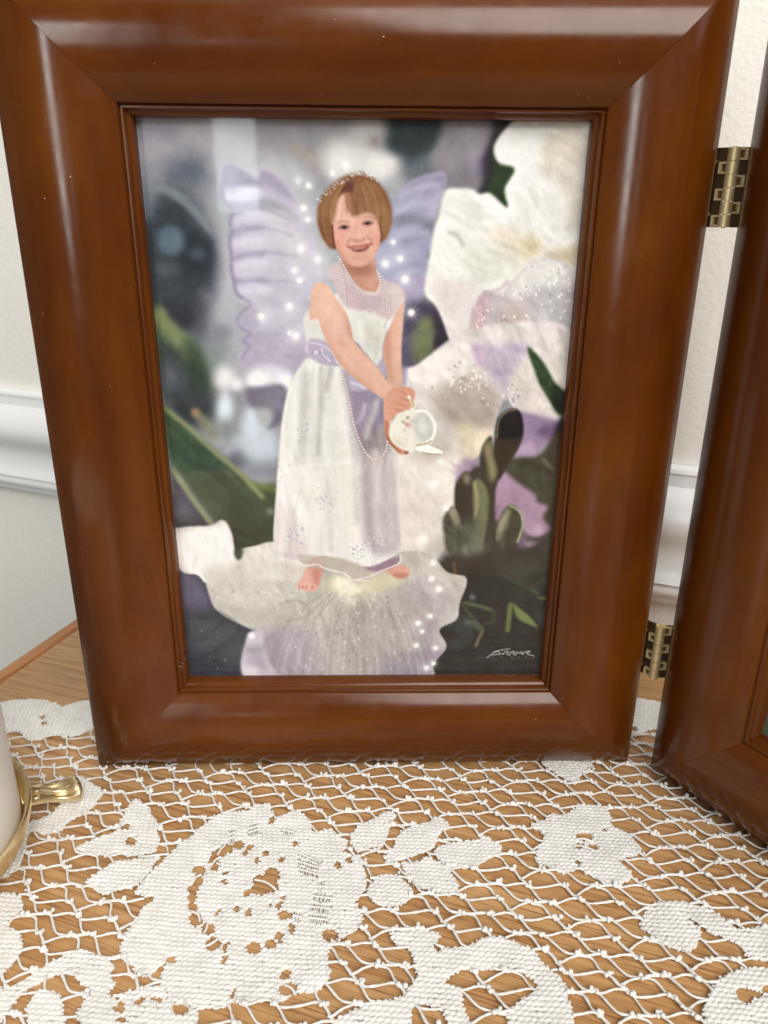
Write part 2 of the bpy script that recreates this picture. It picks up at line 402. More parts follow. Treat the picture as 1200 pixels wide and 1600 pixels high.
def glow(x, y, r, c=(255, 255, 250), a=1.0, rays=0, rl=0):
    (px, py), = cv([(x, y)]); R0 = int(max(r, rl)*PPX*2.2)+3; ix, iy = int(px), int(py)
    yy, xx = np.mgrid[-R0:R0+1, -R0:R0+1].astype(np.float32); xx -= px-ix; yy -= py-iy
    rr = np.sqrt(xx*xx+yy*yy); m = np.exp(-(rr/(r*PPX))**2) + .35*np.exp(-(rr/(r*PPX*2))**1.2)
    for k in range(rays):
        t = math.pi*k/rays + .25; al = xx*math.cos(t)+yy*math.sin(t); ac = -xx*math.sin(t)+yy*math.cos(t)
        m = np.maximum(m, np.exp(-(ac/(.75*PPX+.3))**2)*np.exp(-(np.abs(al)/(rl*PPX*.55))**1.5)*.85)
    lay(np.clip(m, 0, 1), ix-R0, iy-R0, c, a)
def pn(cell, seed): return vn2((chh, cw), cell, seed)
def vn2(shape, cell, seed):
    r = np.random.default_rng(seed); g = r.random((int(shape[0]/cell)+3, int(shape[1]/cell)+3)); yy = np.arange(shape[0])/cell; xx = np.arange(shape[1])/cell
    yi, xi = yy.astype(int), xx.astype(int); fy, fx = (yy-yi)[:, None], (xx-xi)[None]; fy = fy*fy*(3-2*fy); fx = fx*fx*(3-2*fx)
    return (g[yi][:, xi]*(1-fy)*(1-fx)+g[yi+1][:, xi]*fy*(1-fx)+g[yi][:, xi+1]*(1-fy)*fx+g[yi+1][:, xi+1]*fy*fx).astype(np.float32)
def modulate(mask, amt, cell, seed, tint=(1, 1, 1)):
    n_ = (pn(cell, seed)-.5)*2*amt
    ink[:] = ink + (mask*n_)[..., None]*np.array(tint, dtype=np.float32)

yy_, xx_ = np.mgrid[0:chh, 0:cw].astype(np.float32)
def folds(mask, ang, sx, sy, amt, sd):
    wx = (pn(90, sd+1)-.5)*50; wy = (pn(90, sd+2)-.5)*50; c_, s_ = math.cos(ang), math.sin(ang)
    u = ((xx_+wx)*c_ + (yy_+wy)*s_)/sx; v = (-(xx_+wx)*s_ + (yy_+wy)*c_)/sy
    r = np.random.default_rng(sd); g = r.random((256, 256)).astype(np.float32); ui, vi = np.floor(u).astype(int), np.floor(v).astype(int); fu, fv = u-ui, v-vi; fu = fu*fu*(3-2*fu); fv = fv*fv*(3-2*fv)
    n_ = g[ui % 256, vi % 256]*(1-fu)*(1-fv) + g[(ui+1) % 256, vi % 256]*fu*(1-fv) + g[ui % 256, (vi+1) % 256]*(1-fu)*fv + g[(ui+1) % 256, (vi+1) % 256]*fu*fv
    ink[:] = ink + (mask*(n_-.5)*2*amt*(.35+1.1*pn(60, sd+3)))[..., None]
# --- soft background
ink[:] = (150, 149, 152)
el(300, 225, 130, 60, (168, 163, 168), 18); el(470, 225, 110, 45, (150, 147, 147), 14); el(245, 205, 40, 20, (150, 146, 155), 8)
el(300, 268, 52, 26, (92, 98, 108), 14); el(365, 250, 40, 50, (172, 170, 174), 10)
el(430, 450, 110, 150, (196, 196, 200), 26); el(400, 330, 70, 60, (176, 182, 186), 18)
el(265, 400, 62, 110, (66, 73, 77), 14); el(318, 450, 22, 90, (60, 64, 68), 10); el(255, 450, 40, 60, (72, 77, 80), 8); el(300, 395, 30, 34, (55, 62, 66), 8)
el(268, 376, 22, 24, (104, 119, 129), 4, .85); el(310, 396, 14, 10, (110, 122, 130), 4, .5)
el(228, 300, 14, 50, (120, 128, 138), 7, .8); el(222, 230, 10, 50, (150, 152, 160), 6, .7)
stroke(fA(80, 430, 180, 430, 270, 480, 350, 560, 420, 650), 13, (128, 135, 138), 2.5, .8, taper=True)
el(320, 462, 14, 12, (98, 92, 100), 5, .7); el(262, 420, 20, 12, (92, 98, 102), 5, .6)
el(290, 495, 40, 25, (64, 66, 70), 10); el(370, 505, 46, 60, (176, 176, 182), 18); el(345, 520, 18, 14, (120, 120, 130), 8, .8)
fill(fA(120, 1000, 200, 1080, 290, 1150, 380, 1263, 380, 1400, 140, 1400), (92, 108, 80), 7, .95)
stroke(fA(130, 1020, 200, 1110, 290, 1220, 330, 1300), 22, (138, 146, 102), 4, .75)
fill(fC(90, 40, 180, 90, 290, 190, 330, 320, 300, 380, 200, 360, 120, 330), (78, 82, 80), 8)
el(262, 590, 26, 26, (100, 103, 106), 9, .9); el(310, 575, 16, 50, (70, 82, 66), 8, .9, -.4); el(300, 640, 40, 30, (70, 74, 74), 10)
el(345, 560, 22, 30, (120, 132, 122), 10, .8); el(372, 560, 26, 24, (176, 176, 180), 10, .8)
el(352, 640, 12, 28, (212, 224, 230), 5); el(352, 590, 16, 20, (226, 224, 224), 6); el(370, 600, 10, 10, (230, 230, 232), 4, .9)
fill(fC(270, 400, 320, 420, 400, 500, 420, 560, 380, 560, 300, 460), (140, 138, 110), 4, .8); el(306, 644, 7, 7, (160, 130, 100), 3, .8)
el(355, 672, 22, 20, (140, 146, 142), 7, .9); el(372, 690, 12, 12, (172, 178, 180), 4, .8); el(360, 705, 9, 9, (188, 192, 194), 4, .8); el(345, 690, 10, 8, (178, 184, 184), 4, .7)
el(405, 700, 34, 46, (196, 206, 214), 10); el(392, 660, 12, 26, (206, 216, 224), 6); el(415, 735, 40, 14, (120, 126, 134), 9, .85); el(368, 720, 20, 14, (96, 98, 104), 8, .8)
# big leaf lower left
leafm = fC(110, 380, 180, 430, 300, 540, 420, 650, 560, 760, 640, 790, 720, 810, 720, 1150, 500, 1150, 400, 1000, 300, 880, 190, 720, 150, 640)
fill(leafm, (84, 98, 76), 4); lm = clipmask(leafm, 3)
fill(fC(130, 560, 300, 600, 560, 800, 700, 900, 700, 1000, 450, 860, 250, 720), (72, 88, 72), 14, .9, clip=lm)
fill(fC(420, 900, 560, 900, 640, 980, 640, 1130, 480, 1120), (66, 76, 62), 12, .9, clip=lm)
stroke(fC(120, 385, 250, 490, 380, 610, 520, 730, 640, 860), 7, (146, 152, 112), 2.5, .85)
stroke(fC(560, 790, 640, 800, 720, 815), 8, (136, 144, 92), 4, .7)
fill(fC(160, 700, 230, 790, 330, 920, 390, 1010, 180, 1030, 170, 900), (80, 80, 86), 5)
el(288, 790, 16, 22, (104, 104, 116), 9, .8); el(268, 800, 12, 30, (74, 76, 84), 6, .7)
stroke(fC(160, 700, 230, 800, 300, 900, 375, 1000), 9, (138, 146, 112), 2.0, .85)
el(423, 798, 6, 6, (150, 158, 148), 3, .7)
# top middle and right
el(505, 215, 70, 40, (150, 148, 149), 12); stroke(f1(455, 230, 480, 245, 505, 262), 9, (168, 150, 132), 4, .8); el(440, 275, 40, 30, (196, 196, 198), 14)
el(545, 250, 45, 34, (214, 212, 206), 9); el(575, 205, 28, 26, (188, 184, 180), 9); el(600, 262, 34, 24, (222, 220, 214), 6)
fill(fB(150, 60, 440, 60, 400, 200, 330, 280, 260, 330, 200, 260, 130, 220, 150, 140), (60, 70, 70), 6)
el(655, 270, 34, 26, (108, 112, 116), 8, .9); el(618, 300, 16, 26, (170, 170, 172), 8, .9); el(585, 222, 8, 8, (120, 104, 96), 4, .6)
fill(fB(440, 60, 780, 60, 700, 180, 660, 240, 640, 320, 610, 430, 520, 430, 430, 420, 380, 330, 390, 220, 420, 130), (134, 128, 134), 6)
el(735, 205, 26, 14, (150, 146, 150), 6, .8); el(745, 245, 20, 18, (154, 146, 154), 6, .8); el(758, 255, 8, 22, (98, 78, 104), 5, .9, .2); el(730, 290, 22, 10, (140, 132, 138), 5, .8); el(785, 190, 18, 7, (70, 66, 74), 4, .9); el(700, 255, 14, 20, (146, 142, 148), 6, .8)
fill(fB(700, 60, 640, 220, 620, 360, 600, 460, 730, 540, 820, 330, 780, 200, 760, 100), (48, 52, 46), 4, .9)
fill(fB(690, 300, 790, 320, 760, 420, 735, 525, 690, 480, 640, 450, 660, 370), (64, 82, 46), 2)
# --- wings
W1 = (176, 170, 188)
fill(fA(450, 400, 470, 310, 520, 305, 640, 360, 660, 320, 740, 360, 820, 450, 840, 520, 900, 640, 940, 760, 960, 900, 960, 1100, 930, 1263, 560, 1263, 600, 1200, 570, 1180, 610, 1140, 550, 1110, 540, 1080, 610, 1000, 560, 980, 520, 880, 515, 800, 505, 720, 510, 640, 520, 540, 480, 490, 470, 430), (196, 192, 204), 2.5)
wl = clipmask(fA(450, 400, 470, 310, 520, 305, 640, 360, 660, 320, 740, 360, 820, 450, 840, 520, 900, 640, 940, 760, 960, 900, 960, 1100, 930, 1263, 560, 1263, 600, 1200, 570, 1180, 610, 1140, 550, 1110, 540, 1080, 610, 1000, 560, 980, 520, 880, 515, 800, 505, 720, 510, 640, 520, 540, 480, 490, 470, 430), 2)
fill(fA(455, 400, 480, 310, 540, 315, 640, 380, 660, 420, 560, 410, 480, 415), (146, 136, 162), 3, .9, clip=wl); fill(fA(450, 400, 470, 310, 540, 330, 560, 500, 560, 760, 580, 960, 520, 900, 505, 700, 480, 490), (174, 166, 190), 6, .7, clip=wl)
fill(fA(650, 330, 740, 370, 810, 450, 830, 510, 760, 470, 660, 420), (166, 158, 180), 3, .9, clip=wl)
fill(fA(470, 440, 650, 425, 660, 490, 560, 515, 500, 500), (206, 204, 220), 3, .8, clip=wl); fill(fA(660, 470, 780, 500, 850, 590, 760, 540, 660, 530), (170, 170, 174), 3, .9, clip=wl)
for y_ in (520, 620, 760, 880): stroke(fA(505, y_+20, 560, y_, 640, y_-8, 680, y_-4), 7, (168, 160, 184), 2.5, .75, clip=wl)
for y_ in (570, 690, 830, 930): fill(fA(530, y_-30, 640, y_-36, 680, y_, 640, y_+30, 540, y_+34), (206, 202, 216), 5, .7, clip=wl)
stroke(fA(515, 640, 505, 720, 518, 850, 530, 920, 570, 970), 4, (150, 144, 168), 1.5, .7)
fill(fA(670, 540, 760, 560, 860, 680, 900, 800, 800, 760, 700, 640), (206, 200, 204), 6, .8, clip=wl)
stroke(fA(660, 420, 760, 470, 850, 560, 930, 700), 8, (188, 182, 202), 3, .8, clip=wl); stroke(fA(560, 980, 680, 1000, 800, 990, 900, 1000), 6, (186, 180, 194), 3, .7, clip=wl)
fill(fA(545, 1090, 610, 1010, 660, 1040, 640, 1110, 600, 1140), (176, 166, 186), 3, .85, clip=wl); fill(fA(580, 1180, 640, 1130, 800, 1090, 900, 1150, 880, 1263, 570, 1263), (182, 174, 192), 8, .9, clip=wl)
fill(fC(530, 50, 580, 0, 700, 0, 880, 20, 860, 120, 800, 220, 720, 200, 620, 170, 530, 190, 515, 150, 560, 90), (182, 172, 190), 3)
fill(fC(560, 210, 640, 170, 760, 190, 790, 270, 720, 290, 600, 290, 550, 280), (224, 220, 226), 6); el(402, 592, 14, 10, (240, 238, 240), 4); el(448, 595, 10, 12, (240, 238, 246), 4)
fill(fC(550, 290, 640, 280, 750, 280, 740, 400, 720, 470, 655, 500, 690, 440, 670, 395, 600, 390, 560, 360), (128, 122, 134), 3); fill(fC(640, 290, 750, 285, 735, 400, 690, 390), (142, 134, 148), 4, .8)
fill(fC(610, 400, 670, 395, 685, 430, 650, 490, 610, 450), (176, 178, 178), 4, .8)
for pts_ in (fA(450, 400, 468, 430, 475, 480, 520, 530), fA(520, 540, 505, 590, 512, 640), fA(512, 640, 500, 680, 512, 760), fA(512, 760, 508, 820, 525, 880), fA(525, 880, 545, 950, 610, 990), fA(610, 1000, 560, 1040, 540, 1085, 560, 1115, 610, 1140), fA(610, 1140, 570, 1180, 600, 1200, 560, 1263)): stroke(pts_, 3.2, (142, 134, 162), 1.5, .7)
for pts_ in (fA(480, 490, 560, 500, 660, 490, 760, 520), fA(515, 560, 600, 530, 700, 535, 800, 580), fA(520, 660, 600, 630, 700, 625, 820, 660), fA(515, 770, 600, 745, 700, 740, 840, 760), fA(530, 880, 620, 880, 740, 880, 880, 890)): stroke(pts_, 3.0, (164, 156, 180), 1.8, .6, clip=wl)
for pts_ in (fA(480, 470, 560, 450, 650, 440), fA(520, 590, 600, 570, 690, 560), fA(520, 700, 600, 680, 690, 680), fA(530, 810, 600, 790, 690, 790), fA(540, 930, 620, 920, 720, 925)): stroke(pts_, 9, (214, 210, 224), 2.5, .6, clip=wl)
rw = fB(60, 820, 110, 640, 160, 520, 210, 430, 300, 370, 420, 345, 425, 420, 400, 520, 380, 600, 430, 665, 370, 640, 360, 740, 345, 860, 330, 940, 290, 1000, 260, 1100, 220, 1200, 190, 1263, 60, 1263)
fill(rw, (166, 162, 186), 2.0); rwm = clipmask(rw, 1.5)
fill(fB(250, 400, 330, 370, 425, 350, 425, 430, 330, 440, 230, 470), (148, 138, 164), 4, .9, clip=rwm); fill(fB(350, 500, 425, 420, 400, 560, 370, 580), (190, 178, 200), 4, .8, clip=rwm)
fill(fB(170, 570, 260, 545, 380, 590, 430, 665, 360, 640, 260, 600, 180, 610), (140, 138, 150), 3, .9, clip=rwm)
for q in ((200, 470, 300, 420, 410, 410), (180, 540, 280, 500, 390, 500), (170, 660, 260, 640, 360, 660), (130, 760, 240, 730, 350, 760), (160, 880, 260, 840, 340, 870)): stroke(fB(*q), 8, (184, 180, 202), 3, .75, clip=rwm)
fill(fB(120, 700, 340, 640, 350, 800, 130, 860), (158, 160, 188), 8, .7, clip=rwm); fill(fB(200, 880, 330, 860, 310, 960, 230, 960), (176, 164, 192), 5, .8, clip=rwm)
el(672, 400, 5, 7, (120, 120, 126), 2, .8)
# dark gap and green stems behind the arm
fill(fB(230, 1010, 300, 980, 380, 1000, 410, 1080, 450, 1165, 380, 1220, 340, 1290, 220, 1290, 210, 1150), (92, 84, 98), 5); fill(fB(300, 1080, 370, 1070, 375, 1180, 350, 1270, 280, 1270), (126, 134, 92), 5, .9); fill(fB(380, 1010, 410, 1080, 450, 1165, 390, 1190, 375, 1100), (76, 68, 76), 4, .9)
fill(fD(220, 0, 470, 0, 480, 30, 380, 110, 320, 165, 240, 185, 225, 100), (110, 104, 116), 4, .9); fill(fD(290, 0, 400, 0, 380, 100, 300, 160), (122, 128, 92), 5, .9); fill(fD(400, 0, 470, 0, 478, 35, 400, 90), (78, 70, 78), 3, .9)
# --- white iris on the right
iw = fB(665, 230, 700, 160, 770, 90, 860, 60, 1180, 60, 1180, 420, 1110, 700, 1080, 900, 1040, 1400, 540, 1400, 520, 1280, 450, 1170, 420, 1080, 380, 1000, 330, 950, 330, 880, 350, 760, 370, 640, 395, 560, 425, 440, 500, 425, 560, 430, 595, 455, 650, 450, 735, 520, 720, 430, 770, 330, 690, 300)
fill(iw, (232, 231, 225), 1.6); iwm = clipmask(iw, 1.2)
el(850, 190, 60, 10, (196, 192, 184), 6, .7, clip=iwm); fill(fB(920, 170, 1100, 120, 1120, 320, 980, 340, 900, 380, 910, 240), (212, 203, 186), 6, .9, clip=iwm)
fill(fB(980, 330, 1110, 380, 1100, 600, 1010, 640, 960, 560), (206, 198, 182), 7, .8, clip=iwm); fill(fB(840, 450, 960, 420, 1040, 500, 1020, 650, 940, 740, 860, 640), (226, 224, 218), 6, .9, clip=iwm)
fill(fB(640, 620, 760, 640, 880, 660, 910, 720, 860, 790, 760, 810, 680, 720), (218, 208, 178), 7, .8, clip=iwm); el(828, 387, 13, 11, (204, 186, 148), 4, .9, clip=iwm); fill(fB(920, 740, 1000, 720, 1090, 700, 1080, 800, 1000, 790, 930, 770), (200, 184, 156), 5, .9, clip=iwm)
fill(fB(480, 470, 600, 470, 640, 620, 560, 760, 430, 680, 440, 560), (226, 226, 217), 7, .7, clip=iwm); stroke(fB(440, 640, 490, 660, 520, 720), 6, (196, 192, 182), 2, .7, clip=iwm)
fill(fB(560, 700, 720, 720, 820, 800, 700, 900, 560, 900, 500, 800), (218, 217, 205), 10, .8, clip=iwm); fill(fB(350, 880, 560, 900, 590, 1000, 560, 1160, 450, 1160, 380, 1000), (218, 208, 204), 6, .8, clip=iwm)
stroke(fB(640, 940, 700, 920, 740, 880), 5, (190, 168, 168), 2, .7, clip=iwm)
rf = fB(560, 1170, 550, 1080, 570, 1000, 620, 930, 700, 940, 760, 880, 880, 770, 1020, 800, 1070, 900, 1060, 1100, 1040, 1263, 1040, 1500, 900, 1500, 780, 1330, 620, 1290)
fill(rf, (198, 190, 190), 2); rfm = clipmask(rf, 1.5)
fill(fB(760, 890, 880, 775, 1020, 800, 1060, 900, 980, 930, 860, 920, 760, 980), (222, 220, 214), 4, .9, clip=rfm)
fill(fB(555, 1160, 555, 1060, 590, 970, 640, 940, 640, 1050, 600, 1150), (208, 178, 182), 3, .8, clip=rfm); fill(fB(720, 1000, 820, 990, 840, 1100, 760, 1150, 690, 1100), (196, 178, 168), 6, .7, clip=rfm); fill(fB(860, 940, 1050, 930, 1040, 1250, 860, 1200), (186, 184, 184), 8, .7, clip=rfm)
fill(fB(560, 1160, 640, 1130, 740, 1120, 780, 1170, 700, 1190, 590, 1190), (220, 210, 206), 3, .9, clip=rfm)
r_ = random.Random(4)
for k in range(90):
    x_, y_ = r_.uniform(745, 890), r_.uniform(400, 505); el(x_, y_, r_.uniform(.8, 2.2), r_.uniform(1, 3), r_.choice(((246, 244, 240), (168, 160, 160), (240, 236, 230))), .7, .65, clip=rfm)
for k in range(40):
    a_ = r_.random(); el(740+r_.uniform(-6, 14)+a_*6, 460+a_*80, 1.4, 1.8, r_.choice(((236, 220, 220), (186, 150, 158))), .6, .7, clip=rfm)
# lower falls of the iris
fl = fD(245, 195, 300, 170, 380, 110, 480, 30, 580, -20, 900, -60, 1110, 0, 1090, 300, 1050, 460, 1000, 470, 900, 430, 830, 420, 770, 340, 720, 420, 700, 560, 640, 620, 560, 700, 500, 760, 510, 900, 460, 1100, 300, 1300, 200, 1300, 200, 640, 220, 300)
fill(fl, (216, 209, 203), 2); flm = clipmask(fl, 1.5)
fill(fD(250, 190, 400, 100, 560, 40, 600, 140, 540, 240, 400, 280, 290, 270), (234, 228, 222), 5, .9, clip=flm)
fill(fD(400, 300, 600, 230, 720, 280, 760, 360, 700, 500, 560, 480, 420, 440), (182, 170, 158), 8, .9, clip=flm); fill(fD(440, 380, 620, 360, 720, 420, 700, 500, 560, 480, 460, 460), (172, 160, 148), 7, .8, clip=flm)
fill(fD(590, 70, 720, 60, 860, 50, 880, 110, 780, 300, 720, 280, 640, 160), (190, 176, 194), 5, .9, clip=flm); fill(fD(590, 60, 640, 80, 660, 150, 620, 165), (206, 176, 200), 3, .8, clip=flm)
fill(fD(780, 260, 870, 130, 950, 280, 1000, 400, 880, 430, 800, 360), (208, 200, 192), 4, .95); el(842, 628, 26, 14, (222, 212, 206), 4, .8)
fill(fD(980, 130, 1060, 100, 1100, 180, 1080, 290, 1000, 240), (216, 210, 200), 5, .8)
for k in range(70):
    a_ = r_.random(); el(560+r_.gauss(165, 22)+0, 520+r_.gauss(72, 14), r_.uniform(1, 2.4), r_.uniform(1, 3), r_.choice(((242, 238, 232), (176, 164, 152), (232, 226, 216))), .7, .6, clip=flm)
for k in range(36): el(790+r_.gauss(6, 8), 600+r_.uniform(0, 50), 1.3, 1.8, r_.choice(((240, 232, 238), (160, 140, 158))), .6, .7, clip=flm)
fill(fD(510, 470, 610, 490, 620, 640, 560, 680, 520, 700), (214, 200, 168), 6, .8, clip=flm); fill(fD(610, 520, 700, 510, 650, 640, 620, 680), (222, 206, 176), 5, .8, clip=flm)
fill(fD(220, 640, 520, 560, 520, 900, 460, 1110, 300, 1290, 210, 1290), (218, 210, 201), 10, .9, clip=flm); el(672, 726, 46, 44, (224, 220, 212), 9, .8, clip=flm)
fill(fD(505, 700, 560, 650, 640, 680, 630, 780, 520, 760), (160, 132, 158), 4, .8)
# lilac flower parts and greens lower right
fill(fD(800, 420, 900, 420, 1040, 460, 1060, 520, 1010, 570, 950, 600, 900, 650, 820, 640, 800, 560), (150, 126, 156), 3); fill(fD(920, 500, 1040, 470, 1050, 520, 980, 560), (112, 88, 120), 4, .8); fill(fD(830, 600, 900, 560, 920, 640, 830, 640), (178, 150, 180), 3, .8)
fill(fD(960, 150, 880, 70, 905, 170, 960, 300, 1060, 430, 1080, 320, 1030, 270), (76, 90, 62), 1.6); fill(fD(1010, 270, 1075, 320, 1065, 430, 1010, 380), (58, 70, 50), 3, .9)
drk = fD(1060, 430, 1080, 560, 1060, 1300, 380, 1300, 470, 1150, 500, 900, 600, 700, 700, 720, 760, 650, 830, 660, 930, 640, 1000, 560)
fill(drk, (64, 66, 60), 3); dm = clipmask(drk, 2)
fill(fD(760, 680, 830, 650, 940, 660, 1040, 720, 1030, 900, 960, 880, 900, 820, 820, 740), (70, 78, 64), 4, .9); stroke(fD(960, 650, 990, 690, 1020, 720), 5, (110, 118, 104), 1.5, .8); stroke(fD(840, 660, 940, 700, 1030, 740), 9, (54, 58, 50), 3, .8)
fill(fD(720, 760, 760, 720, 820, 770, 920, 840, 930, 880, 990, 900, 960, 960, 1000, 1020, 930, 1060, 860, 1040, 820, 960, 720, 980, 700, 880), (164, 134, 156), 3)
for q in ((800, 830, 10, 6), (830, 850, 12, 6), (842, 825, 8, 8)): el(*q, (188, 160, 180), 3, .7)
el(815, 845, 10, 16, (136, 108, 132), 4, .7); el(786, 800, 8, 10, (150, 120, 146), 4, .7)
# buds
def bud(pts, c, hi, hc): g_ = sum(c)/3; c = tuple((.55*v_+.45*g_)*.80 for v_ in c); gh = sum(hc)/3; hc = tuple((.6*v_+.4*gh)*.95 for v_ in hc); fill(pts, c, 1.8); fill(hi, hc, 3.5, .75, clip=clipmask(pts, 1.2))
bud(fD(710, 560, 720, 460, 760, 410, 820, 395, 850, 440, 855, 530, 820, 620, 770, 690, 730, 760, 700, 680), (46, 40, 38), fD(760, 420, 820, 400, 845, 450, 790, 480), (84, 50, 58))
stroke(fD(720, 550, 730, 460, 770, 410, 820, 400), 3, (170, 158, 130), 1.2, .7)
bud(fD(632, 680, 645, 590, 690, 535, 700, 600, 730, 700, 720, 780, 690, 830, 650, 780), (78, 80, 56), fD(650, 600, 690, 545, 700, 640, 720, 720, 690, 780, 670, 680), (188, 172, 112))
stroke(fD(690, 800, 690, 900, 685, 1050, 690, 1280), 11, (62, 66, 54), 2, .95)
bud(fD(500, 850, 510, 780, 560, 718, 600, 770, 615, 880, 600, 980, 540, 1000, 510, 920), (82, 76, 60), fD(540, 740, 560, 722, 585, 760, 560, 790), (186, 164, 134))
fill(fD(600, 770, 660, 790, 680, 880, 670, 1000, 640, 1100, 600, 1000), (112, 116, 90), 2); stroke(fD(600, 770, 618, 860, 612, 950), 4, (170, 162, 120), 1.5, .7)
bud(fD(440, 1020, 445, 950, 490, 900, 530, 960, 550, 1080, 530, 1200, 480, 1180, 450, 1110), (104, 108, 88), fD(470, 930, 500, 900, 525, 960, 520, 1010, 490, 970), (196, 186, 130))
stroke(fD(440, 1020, 450, 1110, 480, 1180), 3, (176, 172, 140), 1.2, .7)
fill(fD(540, 1000, 600, 990, 650, 1100, 640, 1200, 560, 1190, 545, 1100), (96, 100, 84), 4, .9); fill(fD(590, 1050, 615, 1040, 640, 1120, 600, 1130), (150, 150, 116), 4, .7)
bud(fD(710, 1050, 730, 970, 785, 893, 840, 930, 855, 1000, 830, 1080, 800, 1140, 730, 1120), (92, 98, 70), fD(712, 1050, 735, 970, 785, 900, 775, 980, 725, 1080), (206, 196, 140))
stroke(fD(785, 895, 840, 930, 855, 1000, 825, 1090), 3.5, (170, 178, 140), 1.2, .8)
fill(fD(545, 1120, 560, 1100, 585, 1180, 560, 1190), (158, 160, 126), 2, .8)
for k in range(26):
    x_ = r_.uniform(450, 840); stroke(fD(x_, 1200+r_.uniform(-60, 20), x_+r_.uniform(-20, 20), 1080, x_+r_.uniform(-10, 30), 930+r_.uniform(-40, 120)), r_.uniform(1.5, 5), r_.choice(((58, 62, 54), (92, 96, 82), (72, 76, 64), (112, 114, 98))), 1.8, .35, clip=dm)
el(700, 880, 40, 50, (120, 119, 112), 22, .38); el(735, 850, 40, 40, (104, 104, 96), 20, .25)
fill(fF(440, 430, 520, 330, 700, 330, 860, 280, 980, 300, 1100, 300, 1100, 1100, 370, 1100, 450, 940, 440, 720, 540, 600), (60, 61, 56), 5); fill(fF(820, 330, 1080, 360, 1080, 560, 900, 560), (70, 73, 64), 12, .8); fill(fF(620, 360, 800, 360, 800, 560, 620, 560), (52, 54, 50), 10, .8)
for q, w_, c_ in ((fF(555, 360, 565, 420, 555, 490), 5, (122, 100, 78)), (fF(615, 440, 605, 500), 3, (140, 146, 140)), (fF(890, 600, 880, 700, 872, 775), 8, (116, 128, 78)), (fF(610, 600, 700, 620, 780, 645), 7, (104, 112, 84)), (fF(600, 610, 660, 680, 730, 760), 4, (92, 98, 76)), (fF(730, 760, 705, 810, 685, 860), 5, (136, 122, 96)),
                  (fF(620, 710, 680, 730, 720, 760), 12, (86, 96, 78)), (fF(740, 720, 790, 715, 785, 640), 5, (82, 92, 64)), (fF(1050, 570, 1110, 580), 4, (140, 150, 110)), (fF(820, 430, 920, 480, 1000, 520), 6, (78, 86, 72)), (fF(1010, 520, 1060, 560), 5, (96, 108, 72))): stroke(q, w_, c_, 1.6, .8)
fill(fF(905, 610, 940, 630, 1010, 690, 1055, 750, 1000, 730, 930, 690), (122, 134, 84), 1.8, .9); el(738, 932, 6, 5, (110, 112, 108), 2, .8)
# --- lower left petals and the big fall she stands on
fill(fE(0, 400, 150, 400, 240, 490, 300, 640, 520, 760, 480, 860, 440, 960, 480, 1100, 0, 1100), (74, 78, 84), 5); fill(fE(80, 410, 180, 430, 240, 520, 270, 620, 180, 640, 100, 600), (112, 104, 122), 8, .9); fill(fE(200, 700, 450, 760, 420, 950, 250, 960), (78, 84, 84), 12, .8); fill(fE(60, 900, 480, 980, 480, 1100, 60, 1100), (60, 64, 76), 10, .8)
pt = fE(20, 200, 100, 160, 260, 150, 320, 118, 360, 140, 390, 220, 405, 330, 440, 340, 440, 290, 520, 270, 620, 245, 700, 280, 900, 300, 1160, 330, 1500, 300, 1640, 420, 1760, 460, 1720, 600, 1700, 700, 1600, 760, 1640, 860, 1560, 960, 1500, 1100, 680, 1100, 600, 960, 570, 860, 560, 770, 470, 740, 340, 660, 280, 620, 240, 500, 190, 440, 80, 408)
fill(pt, (186, 180, 172), 1.4); pm = clipmask(pt, 1.2)
fill(fE(30, 210, 260, 155, 340, 140, 400, 240, 400, 400, 240, 470, 90, 400), (236, 235, 230), 5, .95, clip=pm); fill(fE(200, 420, 420, 380, 560, 470, 760, 470, 800, 600, 560, 640, 340, 620, 240, 520), (204, 200, 188), 8, .9, clip=pm)
fill(fE(430, 300, 630, 250, 760, 330, 830, 400, 780, 470, 540, 470, 450, 400), (218, 215, 204), 5, .9, clip=pm); fill(fE(680, 400, 830, 390, 800, 460, 700, 460), (206, 196, 184), 5, .7, clip=pm)
fill(fE(240, 640, 520, 700, 760, 560, 1000, 560, 1100, 640, 900, 760, 560, 760), (190, 186, 174), 10, .8, clip=pm); fill(fE(900, 460, 1180, 470, 1250, 560, 1100, 640, 980, 560), (214, 208, 172), 8, .8, clip=pm); fill(fE(980, 470, 1080, 470, 1120, 600, 1060, 600), (240, 236, 214), 4, .8, clip=pm)
fill(fF(0, 470, 200, 420, 330, 430, 200, 520, 60, 560), (216, 206, 172), 6, .8, clip=pm); fill(fF(200, 420, 330, 400, 480, 330, 520, 420, 420, 470, 300, 470), (196, 190, 182), 6, .8, clip=pm)
fill(fE(580, 780, 700, 740, 860, 800, 900, 1100, 700, 1100, 600, 960), (170, 158, 166), 10, .9, clip=pm); fill(fE(570, 800, 620, 780, 700, 850, 660, 980, 610, 950), (154, 138, 150), 6, .7, clip=pm); fill(fF(130, 900, 320, 860, 520, 900, 480, 1060, 130, 1060), (150, 142, 156), 12, .9, clip=pm)
fill(fF(300, 470, 500, 540, 530, 620, 470, 700, 380, 740, 320, 620), (180, 168, 172), 8, .8, clip=pm); fill(fF(330, 700, 440, 720, 440, 850, 520, 890, 480, 950, 360, 920), (150, 132, 146), 7, .8, clip=pm)
fill(fE(1060, 600, 1500, 560, 1500, 900, 1100, 1000, 960, 800), (168, 160, 152), 16, .7, clip=pm)
for k in range(26):
    a_ = k/25; x_ = 415+a_*275; stroke(f1(560+(x_-560)*.35, 925, 560+(x_-560)*.75, 970, x_, 1058), 2.2, r_.choice(((200, 196, 190), (150, 142, 142), (186, 178, 180))), 1.2, .45, clip=pm)
